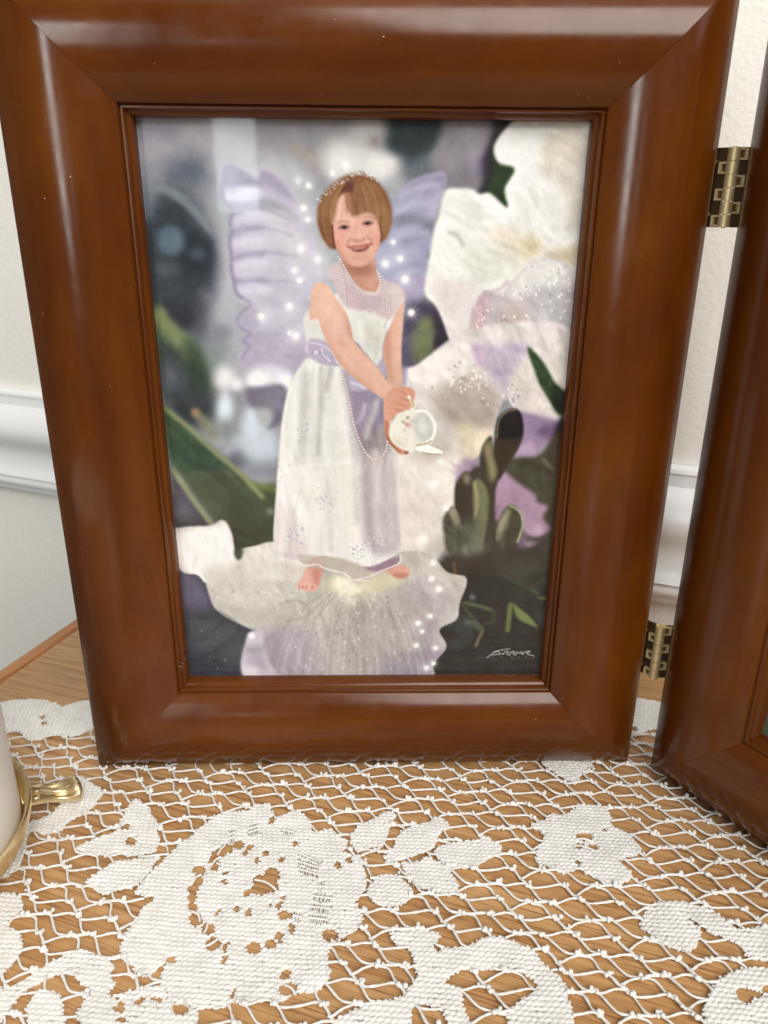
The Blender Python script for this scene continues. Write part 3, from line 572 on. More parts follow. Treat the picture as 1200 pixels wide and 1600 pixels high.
for k in range(110):
    el(r_.gauss(565, 45), r_.uniform(925, 1045), r_.uniform(.7, 1.9), r_.uniform(1, 2.6), r_.choice(((226, 222, 212), (140, 134, 126), (216, 212, 202))), .7, .55, clip=pm)
for k in range(60): el(r_.uniform(330, 480), r_.uniform(905, 965), r_.uniform(1, 3), r_.uniform(.6, 1.2), r_.choice(((218, 214, 204), (168, 162, 150))), .8, .5, clip=pm)
stroke(fE(140, 405, 190, 430, 230, 480), 5, (232, 230, 226), 1.2, .8); stroke(fE(240, 500, 300, 640, 470, 740, 560, 765), 3, (206, 202, 190), 1.2, .7)
stroke(fE(660, 610, 760, 590, 840, 640, 800, 690, 700, 710), 4, (164, 152, 142), 2, .6)
fill(fE(460, 850, 480, 780, 540, 760, 570, 770, 570, 860, 600, 950, 650, 1010, 680, 1060, 480, 1045, 440, 990, 440, 930), (196, 186, 196), 1.6); fill(fE(460, 860, 560, 850, 570, 900, 470, 910), (160, 148, 158), 4, .8); fill(fE(460, 930, 560, 910, 600, 980, 540, 1000), (168, 156, 170), 4, .7); el(394, 992, 5, 5, (232, 228, 232), 1.5, .9); el(392, 1048, 14, 8, (220, 212, 214), 4, .8)
fill(fE(400, 300, 450, 290, 440, 340, 415, 350), (92, 100, 84), 2)

late = np.maximum.reduce([dm, lm])
keep_ = 1-np.clip(late, 0, 1)
for mk, an_, sd_ in ((iwm, .5, 60), (rfm, 1.1, 64), (flm, .9, 68)): folds(mk*keep_, an_, 42, 14, 7.5, sd_); folds(mk*keep_, an_+.4, 15, 7, 3.5, sd_+20)
folds(pm, 1.3, 46, 13, 7, 72); folds(pm, 1.5, 14, 6, 4, 76); folds(wl, .2, 60, 16, 4, 80); folds(rwm, -.3, 50, 14, 5, 84); folds(dm, .9, 60, 16, 6, 88); folds(lm, .75, 90, 14, 5, 92)

# --- the child in the white dress
SK, SKs, SKl = (222, 182, 160), (190, 134, 106), (226, 186, 160)
dress = (224, 223, 217)
# feet
fill(fE(760, 500, 790, 460, 820, 400, 850, 380, 910, 380, 905, 450, 890, 520, 850, 535, 790, 525), (218, 172, 156), 1.0); fill(fE(850, 400, 910, 390, 900, 470, 870, 500), (190, 132, 114), 3, .7)
for x_ in (775, 795, 815, 850): stroke(fE(x_+8, 500, x_+2, 522), 2, (178, 116, 100), .6, .7)
fill(fF(150, 410, 200, 375, 260, 380, 300, 410, 290, 450, 240, 460, 190, 440), (212, 164, 146), 1.0); fill(fF(200, 430, 290, 430, 270, 460, 220, 455), (176, 118, 102), 2, .6)
fill(fE(830, 300, 920, 320, 915, 400, 830, 385), (198, 158, 150), 1.5); fill(fF(40, 360, 150, 350, 240, 330, 230, 370, 160, 410, 60, 415), (160, 134, 148), 2); 
# skirt
sk = fC(870, 130, 940, 160, 1030, 170, 1050, 150, 1130, 240, 1200, 280, 1260, 290, 1300, 400, 1330, 620, 1345, 900, 1360, 1100, 1340, 1140, 1260, 1190, 1180, 1215, 1080, 1190, 960, 1160, 860, 1180, 760, 1190, 710, 1150, 692, 1080, 700, 900, 715, 700, 730, 500, 760, 330, 800, 220)
fill(sk, dress, 1.2); skm = clipmask(sk, 1.0)
fill(fC(700, 900, 760, 880, 860, 1100, 840, 1180, 700, 1150), (208, 196, 196), 6, .8, clip=skm); fill(fC(1100, 280, 1240, 300, 1300, 500, 1340, 900, 1350, 1130, 1180, 1120, 1140, 800, 1110, 500), (186, 178, 178), 5, .95, clip=skm)
fill(fC(1060, 180, 1240, 280, 1270, 400, 1220, 520, 1120, 460, 1080, 320), (166, 152, 170), 3, .95, clip=skm)
fill(fH(470, 540, 640, 580, 700, 760, 640, 800, 600, 960, 520, 900, 480, 760), (158, 144, 162), 3, .9, clip=skm); fill(fH(560, 820, 700, 800, 720, 940, 640, 1010, 560, 960), (152, 140, 136), 6, .8, clip=skm)
stroke(fH(640, 620, 600, 760, 560, 880), 9, (198, 194, 190), 3, .8, clip=skm); stroke(fH(560, 640, 540, 720, 500, 780), 6, (190, 178, 196), 2, .8, clip=skm); stroke(fH(690, 600, 660, 720, 600, 860), 7, (128, 114, 132), 3, .6, clip=skm)
for q, w_, c_ in ((fC(790, 260, 770, 500, 750, 800, 740, 1140), 14, (222, 220, 214)), (fC(870, 200, 850, 420, 830, 700), 16, (198, 194, 188)), (fC(945, 170, 940, 300, 930, 480, 920, 640), 7, (176, 171, 162)), (fC(990, 170, 985, 230, 970, 300), 6, (168, 160, 158)), (fC(900, 260, 895, 500, 880, 900), 12, (220, 218, 210)),
                  (fC(1010, 230, 1040, 500, 1070, 800, 1110, 1120), 18, (220, 217, 208)), (fC(1055, 200, 1090, 420, 1110, 660, 1130, 1000), 6, (188, 182, 180)), (fC(970, 700, 980, 900, 990, 1140), 10, (202, 196, 194)), (fC(1220, 600, 1230, 800, 1240, 1100), 12, (206, 200, 198)), (fC(1290, 640, 1300, 900, 1310, 1100), 8, (196, 190, 190)), (fC(1170, 640, 1180, 900, 1190, 1100), 8, (176, 168, 168))):
    stroke(q, w_, tuple(218+(v_-212)*1.2 for v_ in c_), 3.2, .65, clip=skm)
fill(fC(720, 690, 1100, 660, 1110, 760, 720, 780), (224, 222, 216), 5, .5, clip=skm); stroke(fC(715, 720, 900, 690, 1100, 668), 4, (232, 231, 227), 2, .7, clip=skm)
for cx_, cy_, n_ in ((503, 785, 22), (461, 835, 30), (560, 860, 36), (585, 850, 40), (475, 675, 14), (560, 780, 8), (575, 645, 0), (440, 745, 10)):
    for k in range(n_):
        x_, y_ = cx_+r_.gauss(0, 7), cy_+r_.gauss(0, 9); stroke(f1(x_, y_, x_+r_.uniform(-4, 4), y_+r_.uniform(-4, 4)), 1.3, r_.choice(((168, 166, 188), (150, 150, 176), (228, 226, 226))), .5, .7, clip=skm)
folds(skm, 1.52, 190, 16, 6, 96); folds(skm, 1.55, 120, 6, 4, 97)
# hem
fill(fE(760, 320, 920, 330, 1060, 350, 1180, 420, 1190, 470, 1100, 480, 1060, 430, 940, 400, 830, 390), (190, 180, 166), 2, .75); stroke(fE(650, 330, 700, 350, 760, 360, 820, 385, 880, 378, 940, 405, 1040, 430, 1100, 470, 1190, 470), 2.5, (226, 222, 214), .8, .8); stroke(fF(-20, 470, 60, 450, 150, 410, 240, 370, 245, 320), 2.5, (220, 214, 210), .8, .8)
# bodice
bod = fH(150, 70, 200, 0, 420, -120, 470, -160, 640, -150, 760, -110, 815, -60, 800, 40, 720, 150, 680, 240, 670, 340, 640, 390, 560, 300, 480, 230, 380, 380, 180, 310, 170, 220, 160, 130)
fill(bod, (224, 222, 215), 1.2); bm_ = clipmask(bod, 1.0)
fill(fG(330, 800, 400, 740, 470, 790, 560, 930, 690, 960, 700, 860, 760, 870, 850, 910, 890, 980, 850, 1050, 780, 1150, 620, 1090, 480, 1060, 420, 1000, 380, 900), (208, 188, 188), 1.5); fill(fG(440, 900, 520, 880, 600, 1000, 620, 1080, 500, 1060), (202, 178, 180), 4, .8); fill(fG(780, 920, 850, 930, 880, 990, 800, 1060), (218, 204, 202), 4, .8)
for k in range(9): stroke(fG(570+k*18, 985, 580+k*16, 1080), 2, (184, 164, 172), .8, .5)
fill(fH(460, 60, 620, 60, 700, 120, 670, 300, 620, 370, 520, 260, 470, 180), (216, 213, 203), 4, .8, clip=bm_); stroke(fH(600, 120, 580, 220, 560, 290), 10, (192, 188, 176), 4, .6, clip=bm_); stroke(fH(640, 180, 640, 280, 630, 360), 8, (188, 184, 172), 3, .6, clip=bm_); stroke(fH(520, 90, 530, 180, 560, 250), 6, (232, 230, 222), 3, .7, clip=bm_)
fill(fH(150, 90, 230, 90, 300, 230, 180, 230), (214, 211, 202), 2, .9)
# sash
fill(fH(175, 220, 250, 215, 330, 240, 380, 370, 360, 390, 270, 370, 180, 320), (184, 172, 190), 1.5); stroke(fH(185, 235, 260, 250, 340, 300, 375, 375), 3, (214, 206, 218), .8, .7); stroke(fH(200, 300, 260, 300, 300, 350), 3, (152, 140, 166), 1, .7); el(494, 550, 4, 3, (216, 208, 220), .8, .8); stroke(fH(270, 270, 280, 320, 330, 360), 2.5, (220, 214, 224), .8, .7)
fill(fH(640, 380, 700, 330, 720, 420, 700, 470, 650, 420), (184, 170, 190), 2, .9); fill(fH(800, 420, 840, 400, 830, 520, 800, 520), (170, 156, 180), 2, .8); fill(fH(450, 450, 540, 500, 580, 550, 480, 560, 450, 500), (190, 178, 194), 2, .85); stroke(fH(460, 500, 520, 520, 560, 540), 3, (216, 208, 220), 1, .8)
# far arm
fill(fH(820, -40, 815, 60, 805, 200, 800, 340, 805, 520, 720, 520, 705, 420, 680, 330, 690, 220, 720, 140, 770, 30), (216, 174, 152), 1.0); fill(fH(690, 230, 720, 150, 740, 300, 740, 500, 715, 460, 690, 340), (196, 148, 126), 3, .8); stroke(fH(790, 60, 775, 200, 770, 360, 780, 500), 6, (220, 180, 156), 3, .7)
# near arm
arm = fG(200, 1080, 205, 900, 225, 810, 270, 785, 320, 800, 380, 900, 440, 1020, 475, 1120, 500, 1230, 590, 1400, 760, 1600, 900, 1640, 880, 1760, 800, 1800, 690, 1700, 540, 1560, 400, 1420, 320, 1300, 250, 1180)
arm = fH(190, 80, 195, -60, 212, -140, 255, -168, 310, -145, 365, -60, 430, 30, 462, 120, 490, 230, 560, 310, 640, 400, 730, 515, 830, 530, 885, 560, 885, 600, 850, 600, 880, 640, 850, 690, 780, 715, 730, 700, 690, 620, 560, 530, 420, 410, 340, 300, 280, 180, 240, 80)
fill(arm, SK, 1.0); am = clipmask(arm, .8)
fill(fH(250, 90, 300, 220, 380, 340, 520, 480, 690, 610, 700, 660, 540, 560, 380, 430, 280, 280), (202, 150, 126), 6, .75, clip=am); fill(fH(230, -120, 300, -120, 380, 0, 420, 140, 470, 260, 420, 240, 340, 100, 260, 0), (232, 198, 176), 8, .7, clip=am); fill(fH(480, 250, 560, 320, 660, 430, 720, 520, 640, 490, 540, 390), (226, 182, 158), 5, .7, clip=am)
fill(fH(430, 20, 465, 120, 490, 230, 460, 200, 430, 110), (192, 144, 122), 3, .6, clip=am); fill(fH(370, 210, 430, 230, 420, 260, 380, 250), (204, 152, 128), 3, .4, clip=am)
stroke(fH(188, -40, 184, 40, 160, 62), 2, (190, 164, 150), 1.2, .5)
folds(am, .9, 40, 20, 4, 98)
# hands and teapot
el(664, 704, 34, 16, (184, 174, 165), 9, .85); el(690, 690, 20, 26, (190, 181, 172), 10, .7)
fill(fH(690, 600, 740, 540, 830, 530, 890, 560, 880, 640, 850, 690, 780, 720, 730, 760, 700, 820, 690, 760, 680, 660), (214, 162, 138), 1.0)
for q in (fH(800, 560, 850, 590), fH(790, 600, 850, 630), fH(770, 640, 840, 665), fH(760, 680, 810, 695)): stroke(q, 1.8, (182, 126, 104), .9, .65)
fill(fH(690, 760, 720, 780, 730, 880, 800, 940, 850, 960, 840, 980, 790, 980, 740, 930, 700, 870), (196, 134, 110), 1.0); el(635, 706, 4, 2.5, (120, 66, 58), .8, .9); stroke(fH(700, 850, 740, 920, 800, 970), 2, (160, 100, 82), .8, .7)
pot = fH(720, 820, 760, 730, 800, 700, 860, 685, 930, 690, 990, 720, 1030, 780, 1025, 860, 980, 920, 900, 950, 820, 950, 760, 920, 725, 870)
fill(pot, (226, 221, 206), 1.0); pm2 = clipmask(pot, .8)
fill(fH(730, 870, 800, 900, 900, 920, 980, 880, 960, 950, 820, 960), (198, 190, 168), 5, .8, clip=pm2); el(662, 668, 18, 27, (214, 212, 200), 1.2, 1, -.25); el(662, 668, 13, 22, (196, 196, 186), 1.5, 1, -.25); el(660, 664, 8, 14, (222, 222, 216), 3, .8, -.25); stroke(fH(890, 700, 950, 690, 1000, 730, 1028, 800, 1010, 870, 970, 900), 3.5, (240, 238, 230), .8, .9)
el(638, 664, 5, 4, (214, 172, 170), 1.4, .8); el(635, 662, 2.5, 2.5, (196, 140, 144), 1, .7); el(637, 652, 2.6, 2.2, (128, 144, 104), 1, .75); el(630, 659, 2.6, 2, (138, 152, 112), 1, .7); el(644, 657, 2.2, 1.6, (164, 172, 132), 1, .6); el(632, 671, 2.6, 1.6, (160, 168, 130), 1, .6); el(634, 686, 3, 1.4, (176, 180, 156), 1, .5)
fill(fH(900, 940, 960, 915, 1010, 932, 1072, 958, 1068, 982, 1000, 978, 930, 968), (238, 234, 222), .8); stroke(fH(930, 966, 1000, 980, 1066, 982), 1.6, (150, 138, 116), .8, .7); stroke(fH(900, 920, 960, 915, 1000, 890), 2, (176, 158, 110), .7, .8)
stroke(fH(845, 590, 870, 625, 885, 660, 865, 680), 3.6, (236, 230, 206), .7); stroke(fH(862, 610, 884, 650, 878, 672), 1.6, (166, 136, 80), .6, .9)
# neck, head, hair
fill(fG(440, 720, 470, 790, 560, 920, 640, 950, 690, 940, 700, 860, 680, 800, 660, 700), (200, 150, 130), 1.0); fill(fG(450, 740, 560, 775, 660, 745, 668, 800, 570, 830, 480, 800), (166, 114, 96), 3.5, .8); fill(fG(560, 860, 640, 880, 690, 860, 680, 930, 620, 930), (218, 172, 150), 5, .6)
fill(fG(262, 400, 270, 320, 320, 230, 400, 150, 480, 110, 580, 105, 660, 135, 720, 190, 770, 270, 795, 370, 790, 460, 765, 530, 740, 580, 600, 640, 378, 642, 335, 612, 295, 550, 268, 470), (140, 102, 74), 1.6)
face = fG(352, 470, 362, 390, 385, 320, 410, 270, 450, 240, 560, 250, 650, 330, 700, 420, 716, 500, 714, 560, 698, 640, 660, 705, 610, 752, 555, 768, 490, 752, 430, 700, 388, 620, 362, 545)
fill(face, (222, 174, 154), .9); fm = clipmask(face, .8)
fill(fG(350, 470, 385, 540, 405, 640, 470, 740, 540, 775, 430, 770, 340, 620), (186, 126, 104), 5, .75, clip=fm); fill(fG(716, 480, 700, 600, 640, 710, 560, 775, 660, 760, 740, 600), (196, 138, 116), 5, .7, clip=fm)
fill(fG(405, 430, 420, 330, 450, 270, 490, 300, 520, 400, 470, 440), (228, 182, 158), 5, .85, clip=fm); el(553, 341, 6, 10, (232, 188, 166), 3, .7, clip=fm)
el(529, 376, 9, 7.5, (221, 146, 130), 4.5, .75, clip=fm); el(586, 370, 8.5, 7.5, (222, 150, 134), 4.5, .7, clip=fm); el(527, 371, 4.5, 3, (236, 186, 168), 2.4, .6, clip=fm); el(587, 365, 4, 3, (236, 186, 168), 2.4, .6, clip=fm)
el(563, 406, 9, 4.5, (228, 180, 160), 3, .7, clip=fm); stroke(fG(505, 700, 560, 712, 620, 694), 3.5, (196, 138, 118), 2.2, .55, clip=fm)
# fringe and side hair
fr = fG(420, 170, 500, 120, 600, 120, 680, 180, 730, 270, 770, 360, 780, 470, 740, 570, 716, 520, 700, 460, 660, 395, 600, 380, 560, 398, 505, 402, 488, 340, 470, 250, 430, 250, 400, 310, 385, 400, 365, 470, 365, 560, 380, 640, 335, 612, 295, 550, 268, 470, 266, 390, 300, 290, 350, 220)
fill(fr, (150, 110, 79), 2.2); hm = clipmask(fr, .8)
fill(fG(400, 215, 440, 165, 530, 150, 560, 200, 520, 235, 450, 240), (104, 70, 54), 4.5, .85, clip=hm); fill(fG(560, 140, 650, 150, 720, 250, 700, 330, 620, 260, 560, 200), (150, 106, 72), 6, .8, clip=hm); fill(fG(700, 330, 750, 320, 785, 400, 775, 500, 735, 560, 715, 460), (164, 130, 86), 4, .7, clip=hm); fill(fG(275, 420, 310, 430, 345, 560, 378, 640, 330, 612, 288, 545), (112, 70, 50), 3, .75, clip=hm); fill(fG(300, 300, 360, 240, 380, 300, 340, 400, 300, 420), (158, 116, 80), 5, .6, clip=hm)
HC = ((124, 86, 62), (176, 136, 98), (158, 116, 84), (192, 156, 116), (116, 80, 58), (140, 100, 72))
for k in range(110):
    a_ = r_.random(); x_ = 500+a_*195; stroke(fG(540+(x_-540)*.35, 175+r_.uniform(-20, 20), 530+(x_-530)*.8, 270, x_, 350, x_+6, 385+r_.uniform(-18, 14)), r_.uniform(.7, 1.2), r_.choice(HC), .9, .26, clip=hm)
for k in range(90):
    a_ = r_.random(); x_ = 690+a_*90; stroke(fG(600+a_*60, 150+a_*30, 660+a_*80, 250, x_, 380, x_-8, 470, x_-30, 520+r_.uniform(0, 50)), r_.uniform(.7, 1.2), r_.choice(HC), .9, .26, clip=hm)
for k in range(90):
    a_ = r_.random(); x_ = 275+a_*95; stroke(fG(430+a_*30, 160, 350+a_*60, 240, x_, 360, x_+4, 470, x_+30, 560+r_.uniform(0, 70)), r_.uniform(.7, 1.2), r_.choice(HC), .9, .26, clip=hm)
for k in range(16): stroke(fG(465+r_.uniform(-10, 20), 240, 490+r_.uniform(-30, 25), 320, 500+r_.uniform(-60, 30), 385+r_.uniform(-40, 25)), 1.1, (158, 116, 86), .8, .4)
for k in range(9): stroke(fG(455+k*5, 235, 440+k*9, 320, 425+k*12, 400+r_.uniform(-20, 20)), 1.2, (176, 128, 98), .7, .35)
stroke(fG(365, 470, 372, 560, 384, 640), 2.2, (92, 58, 44), .8, .7); stroke(fG(710, 470, 722, 540, 716, 590), 1.8, (116, 78, 54), .8, .6)
# features
stroke(fG(400, 462, 440, 442, 492, 455), 2.4, (160, 112, 90), 1.2, .5); stroke(fG(585, 424, 630, 408, 672, 430), 2.4, (160, 112, 90), 1.2, .5)
for ex, ey, sg in ((452, 489, -1), (622, 459, 1)):
    fill(fG(ex-40, ey+5, ex-16, ey-11, ex+14, ey-13, ex+38, ey, ex+12, ey+10, ex-16, ey+12), (150, 118, 110), .8, .8)
    (ax_, ay_), = fG(ex, ey-1); el(ax_, ay_, 3.6, 2.5, (52, 38, 40), .8, .95); el(ax_+1.0, ay_-.9, .7, .6, (210, 200, 196), .5, .6)
    stroke(fG(ex-42, ey+5, ex-16, ey-13, ex+14, ey-15, ex+40, ey-1), 1.7, (92, 58, 50), .9, .75); stroke(fG(ex-34, ey+17, ex, ey+21, ex+32, ey+13), 2.0, (186, 124, 106), 1.2, .6); el(ax_, ay_-1, 9, 6, (190, 136, 116), 3.5, .25)
stroke(fG(545, 440, 532, 500, 520, 545), 3.5, (200, 146, 124), 2, .45); fill(fG(512, 562, 528, 522, 560, 508, 592, 530, 604, 562, 562, 584, 530, 582), (228, 178, 158), 2.4, .8); stroke(fG(514, 572, 538, 588, 560, 584, 580, 586, 602, 566), 2.2, (186, 120, 102), 1.3, .7); el(556, 374.6, 1.5, 1.0, (150, 88, 76), .9, .55); el(568, 373.4, 1.5, 1.0, (150, 88, 76), .9, .55)
stroke(fG(500, 560, 478, 600, 480, 640), 2.4, (182, 120, 102), 1.3, .6); stroke(fG(612, 545, 645, 580, 655, 620), 2.4, (182, 120, 102), 1.3, .6)
fill(fG(496, 636, 524, 638, 570, 628, 634, 614, 620, 640, 588, 658, 550, 662, 515, 654), (146, 78, 68), 1.0); fill(fG(512, 640, 560, 633, 620, 620, 602, 636, 562, 647, 524, 649), (216, 184, 172), .9, .75); stroke(fG(488, 631, 530, 622, 565, 620, 600, 612, 644, 606), 2.2, (190, 110, 100), .7, .85); stroke(fG(512, 666, 556, 680, 604, 668, 630, 644), 2.4, (208, 142, 128), 1.4, .4); stroke(fG(480, 622, 486, 636), 1.8, (160, 96, 82), .8, .7); stroke(fG(642, 598, 650, 612), 1.8, (160, 96, 82), .8, .7)
# tiara and pearls
for k in range(70):
    a_ = k/69; x_ = 258+a_*430; y_ = 300-200*math.sin(min(1, a_*1.25)*math.pi/2)+40*max(0, a_-.8)*5; el(440+(x_+r_.uniform(-16, 16))/4.615, 250+(y_+r_.uniform(-18, 14))/4.615, 1.1, 1.1, r_.choice(((240, 236, 230), (232, 224, 214), (120, 92, 74), (200, 186, 172))), .5, .8)
def pearls(pts, n_, rad=1.5):
    n_ = int(n_*.62); rad *= 1.25
    P_ = catmull(pts, 12, False); d = np.r_[0, np.cumsum(np.linalg.norm(np.diff(P_, axis=0), axis=1))]; t = np.linspace(0, d[-1], n_)
    for x_, y_ in zip(np.interp(t, d, P_[:, 0]), np.interp(t, d, P_[:, 1])): el(x_, y_, rad, rad, (170, 150, 146), .5, .85); el(x_-.4, y_-.4, rad*.65, rad*.65, (244, 236, 230), .5, .9)
pearls(fG(410, 700, 430, 790, 450, 880, 460, 980, 470, 1060), 30); pearls(fG(425, 720, 480, 820, 540, 920, 590, 1030, 640, 1100), 34); pearls(fG(690, 800, 720, 900, 735, 1000, 740, 1080), 24); pearls(fG(705, 820, 760, 920, 780, 1030, 770, 1110, 740, 1200), 28)
pearls(fH(385, 380, 430, 520, 460, 660, 490, 800, 540, 930, 600, 1010, 650, 1015, 695, 970, 710, 900), 66, 1.6)
# sparkles
for x_, y_, r0, a_ in ((466, 283, 6, .5), (519, 271, 4, .8), (482, 290, 5, .8), (474, 325, 5, .8), (481, 343, 4, .8), (470, 388, 7, .7), (496, 405, 8, .6), (460, 422, 5, .8), (468, 438, 5, .8), (408, 494, 6, .9), (452, 478, 7, .8), (462, 524, 8, .7), (452, 520, 5, .5), (614, 378, 4, .9), (625, 404, 6, .8), (602, 412, 7, .8), (632, 437, 5, .9), (540, 258, 6, .6), (688, 720, 5, .8), (677, 755, 9, .6), (660, 842, 12, .6), (676, 878, 6, .8), (560, 920, 10, .35), (640, 700, 12, .4)): glow(x_, y_, r0*.62, a=a_*.85, rays=4, rl=r0*1.5); glow(x_, y_, r0*1.3, a=a_*.28)
for x_, y_, r0, rl in ((642, 488, 4.5, 16), (634, 436, 3, 10), (697, 793, 3.5, 12), (674, 903, 4, 14), (685, 919, 5, 20), (672, 961, 3.5, 13), (653, 972, 4, 16), (659, 985, 3, 9), (650, 1007, 3.5, 13), (680, 1011, 3.5, 13), (677, 1035, 3.5, 10), (666, 1042, 4, 16)): glow(x_, y_, r0, (250, 248, 244), .95, 5, rl)
# the studio's signature
SG = (176, 176, 170)
for q in (fF(752, 925, 775, 905, 800, 888, 840, 878, 888, 870), fF(790, 892, 815, 886, 828, 900), fF(775, 908, 850, 900), fF(846, 905, 862, 886, 880, 890, 866, 898, 884, 910), fF(884, 910, 896, 888, 918, 890, 904, 899, 922, 909), fF(922, 909, 930, 890, 944, 900, 954, 888, 960, 906), fF(960, 906, 972, 890, 992, 886, 1004, 888, 984, 898, 1010, 908, 1028, 912)): stroke(q, 1.5, SG, .5, .9)
for k, x_ in enumerate((694, 706, 718, 730, 742, 785, 838, 898, 940, 980, 1024)): el(560+x_/3.75, 780+922/3.75, 1.0, 1.3, (128, 128, 122), .5, .8 if k > 4 else .4)
grain = rng.normal(0, 2.6, (chh//2, cw//2, 1)).astype(np.float32)
ink = ink.reshape(CH, SS, CW, SS, 3).mean((1, 3))
for cell, amt, sd in ((26, 3.5, 41), (9, 3.0, 42), (4, 2.2, 43)): ink += ((vn2((CH, CW), cell, sd)-.5)*2*amt)[..., None]
ink += .38*(ink - gblur(ink, 1.6)) + .16*(ink - gblur(ink, 14))
pu = np.clip((ink[..., 2]-ink[..., 1])/40, 0, 1)[..., None]; g0 = ink.mean(2, keepdims=True); ink = ink + pu*.22*(g0-ink)
grey = ink.mean(2, keepdims=True); ink = grey + (ink-grey)*.92 + np.array([-1.5, 0, 3.0], dtype=np.float32)
ink = 118 + (ink-118)*1.10 - 5 + grain*.8
ink = np.clip(ink - 17*np.exp(-((ink-45)/48)**2), 5, 246)
lin = np.where(ink <= 10.31, ink/255/12.92, ((ink/255+.055)/1.055)**2.4)
lin = lin*INK_GAIN
def print_mesh(parent, colors):
    h, w = colors.shape[:2]
    X = np.linspace(PX0, PX1, w); Z = np.linspace(PZ1, PZ0, h)
    V = np.stack([np.broadcast_to(X[None], (h, w)), np.full((h, w), PY), np.broadcast_to(Z[:, None], (h, w))], -1).reshape(-1, 3)
    a = (np.arange(h-1)[:, None]*w + np.arange(w-1)[None]).ravel(); Q = np.stack([a, a+w, a+w+1, a+1], 1)
    o = link_np('photo_print', V, Q, M_print, parent, False)
    at_ = o.data.color_attributes.new('ink', 'FLOAT_COLOR', 'POINT'); rgba = np.ones((h*w, 4), dtype=np.float32); rgba[:, :3] = colors.reshape(-1, 3); at_.data.foreach_set('color', rgba.ravel())
    md = o.modifiers.new('thickness', 'SOLIDIFY') if False else None
    return o
pr = print_mesh(left_panel, lin); pr['label'] = 'photo print of a child in a white fairy dress among irises'
cz = np.stack([.05+.05*vn2((60, 44), 9, 31), .06+.07*vn2((60, 44), 11, 32), .05+.06*vn2((60, 44), 8, 33)], -1)
print_mesh(right_panel, cz.astype(np.float32))


# ------------------------------------------------------------------ lace
lace = empty('lace_runner'); tag(lace, 'white cotton lace runner with rose and leaf motifs over oak table', 'lace runner')
ZL = .00050                                     # thread centre height
def tbl(pts): return np.array([at_z(x, y, ZL)[:2] for x, y in pts])
X0, X1, Y0, Y1 = -.185, .215, -.150, .060
GS = .00028
NXg, NYg = int((X1-X0)/GS), int((Y1-Y0)/GS)
owner = np.zeros((NYg, NXg), dtype=np.int16)    # which motif covers a cell
ladder = np.zeros((NYg, NXg), dtype=bool)
gx = X0 + (np.arange(NXg)+.5)*GS; gy = Y0 + (np.arange(NYg)+.5)*GS
def vnoise(shape, cell, seed):
    r = np.random.default_rng(seed); n0, n1 = int(shape[0]/cell)+3, int(shape[1]/cell)+3
    g = r.random((n0, n1)); yy = np.arange(shape[0])/cell; xx = np.arange(shape[1])/cell
    yi, xi = yy.astype(int), xx.astype(int); fy, fx = (yy-yi)[:, None], (xx-xi)[None]
    fy = fy*fy*(3-2*fy); fx = fx*fx*(3-2*fx)
    return (g[yi][:, xi]*(1-fy)*(1-fx) + g[yi+1][:, xi]*fy*(1-fx) + g[yi][:, xi+1]*(1-fy)*fx + g[yi+1][:, xi+1]*fy*fx)
wob_x = (vnoise((NYg, NXg), 4.5, 1)-.5)*.0007; wob_y = (vnoise((NYg, NXg), 4.5, 2)-.5)*.0007
GX = gx[None] + wob_x; GY = gy[:, None] + wob_y
def inside(poly):
    poly = np.asarray(poly); res = np.zeros((NYg, NXg), dtype=bool)
    x0, y0 = poly.min(0)-.001; x1, y1 = poly.max(0)+.001
    i0, i1 = max(0, int((x0-X0)/GS)), min(NXg, int((x1-X0)/GS)+1); j0, j1 = max(0, int((y0-Y0)/GS)), min(NYg, int((y1-Y0)/GS)+1)
    if i1 <= i0 or j1 <= j0: return res
    gx_, gy_ = GX[j0:j1, i0:i1], GY[j0:j1, i0:i1]; r = np.zeros(gx_.shape, dtype=bool)
    for (ax, ay), (bx_, by_) in zip(poly, np.roll(poly, -1, 0)):
        if ay == by_: continue
        c = (ay > gy_) != (by_ > gy_); r ^= c & (gx_ < (bx_-ax)*(gy_-ay)/(by_-ay)+ax)
    res[j0:j1, i0:i1] = r; return res
motifs = []                                     # (name, label)
def motif(name, polys, label=None, world=False):
    motifs.append((name, label)); k = len(motifs)
    for pl in polys: owner[inside(np.asarray(pl) if world else catmull(tbl(pl), 3))] = k
def holes(lst):
    for h in lst:
        x, y, rx, ry = h[0], h[1], h[2]*1.22+.4, h[3]*1.22+.4; a0 = h[4] if len(h) > 4 else random.uniform(-.4, .4)
        pts = [(x + (rx*math.cos(t)*math.cos(a0) - ry*math.sin(t)*math.sin(a0)), y + (rx*math.cos(t)*math.sin(a0) + ry*math.sin(t)*math.cos(a0))) for t in np.linspace(0, 2*math.pi, 14, endpoint=False)]
        owner[inside(tbl(pts))] = -1
motif('scroll_motif', [[(130,1218),(155,1230),(160,1240),(150,1255),(135,1270),(110,1283),(95,1297),(75,1302),(45,1301),(40,1325),(32,1352),(20,1362),(0,1372),(-60,1385),(-60,1345),(0,1335),(30,1300),(45,1285),(75,1275),(100,1250),(118,1222)]])
motif('leaf_motif', [[(120,1325),(150,1310),(180,1300),(192,1275),(205,1255),(213,1247),(222,1255),(235,1270),(245,1290),(249,1312),(242,1330),(225,1335),(205,1338),(190,1334),(170,1336),(150,1336),(133,1332)]])
holes([(197,1292,6,4),(205,1315,8,6)])
motif('leaf_motif', [[(133,1381),(160,1360),(175,1350),(195,1345),(230,1342),(252,1337),(242,1350),(227,1370),(212,1385),(190,1392),(165,1398),(150,1391)]])
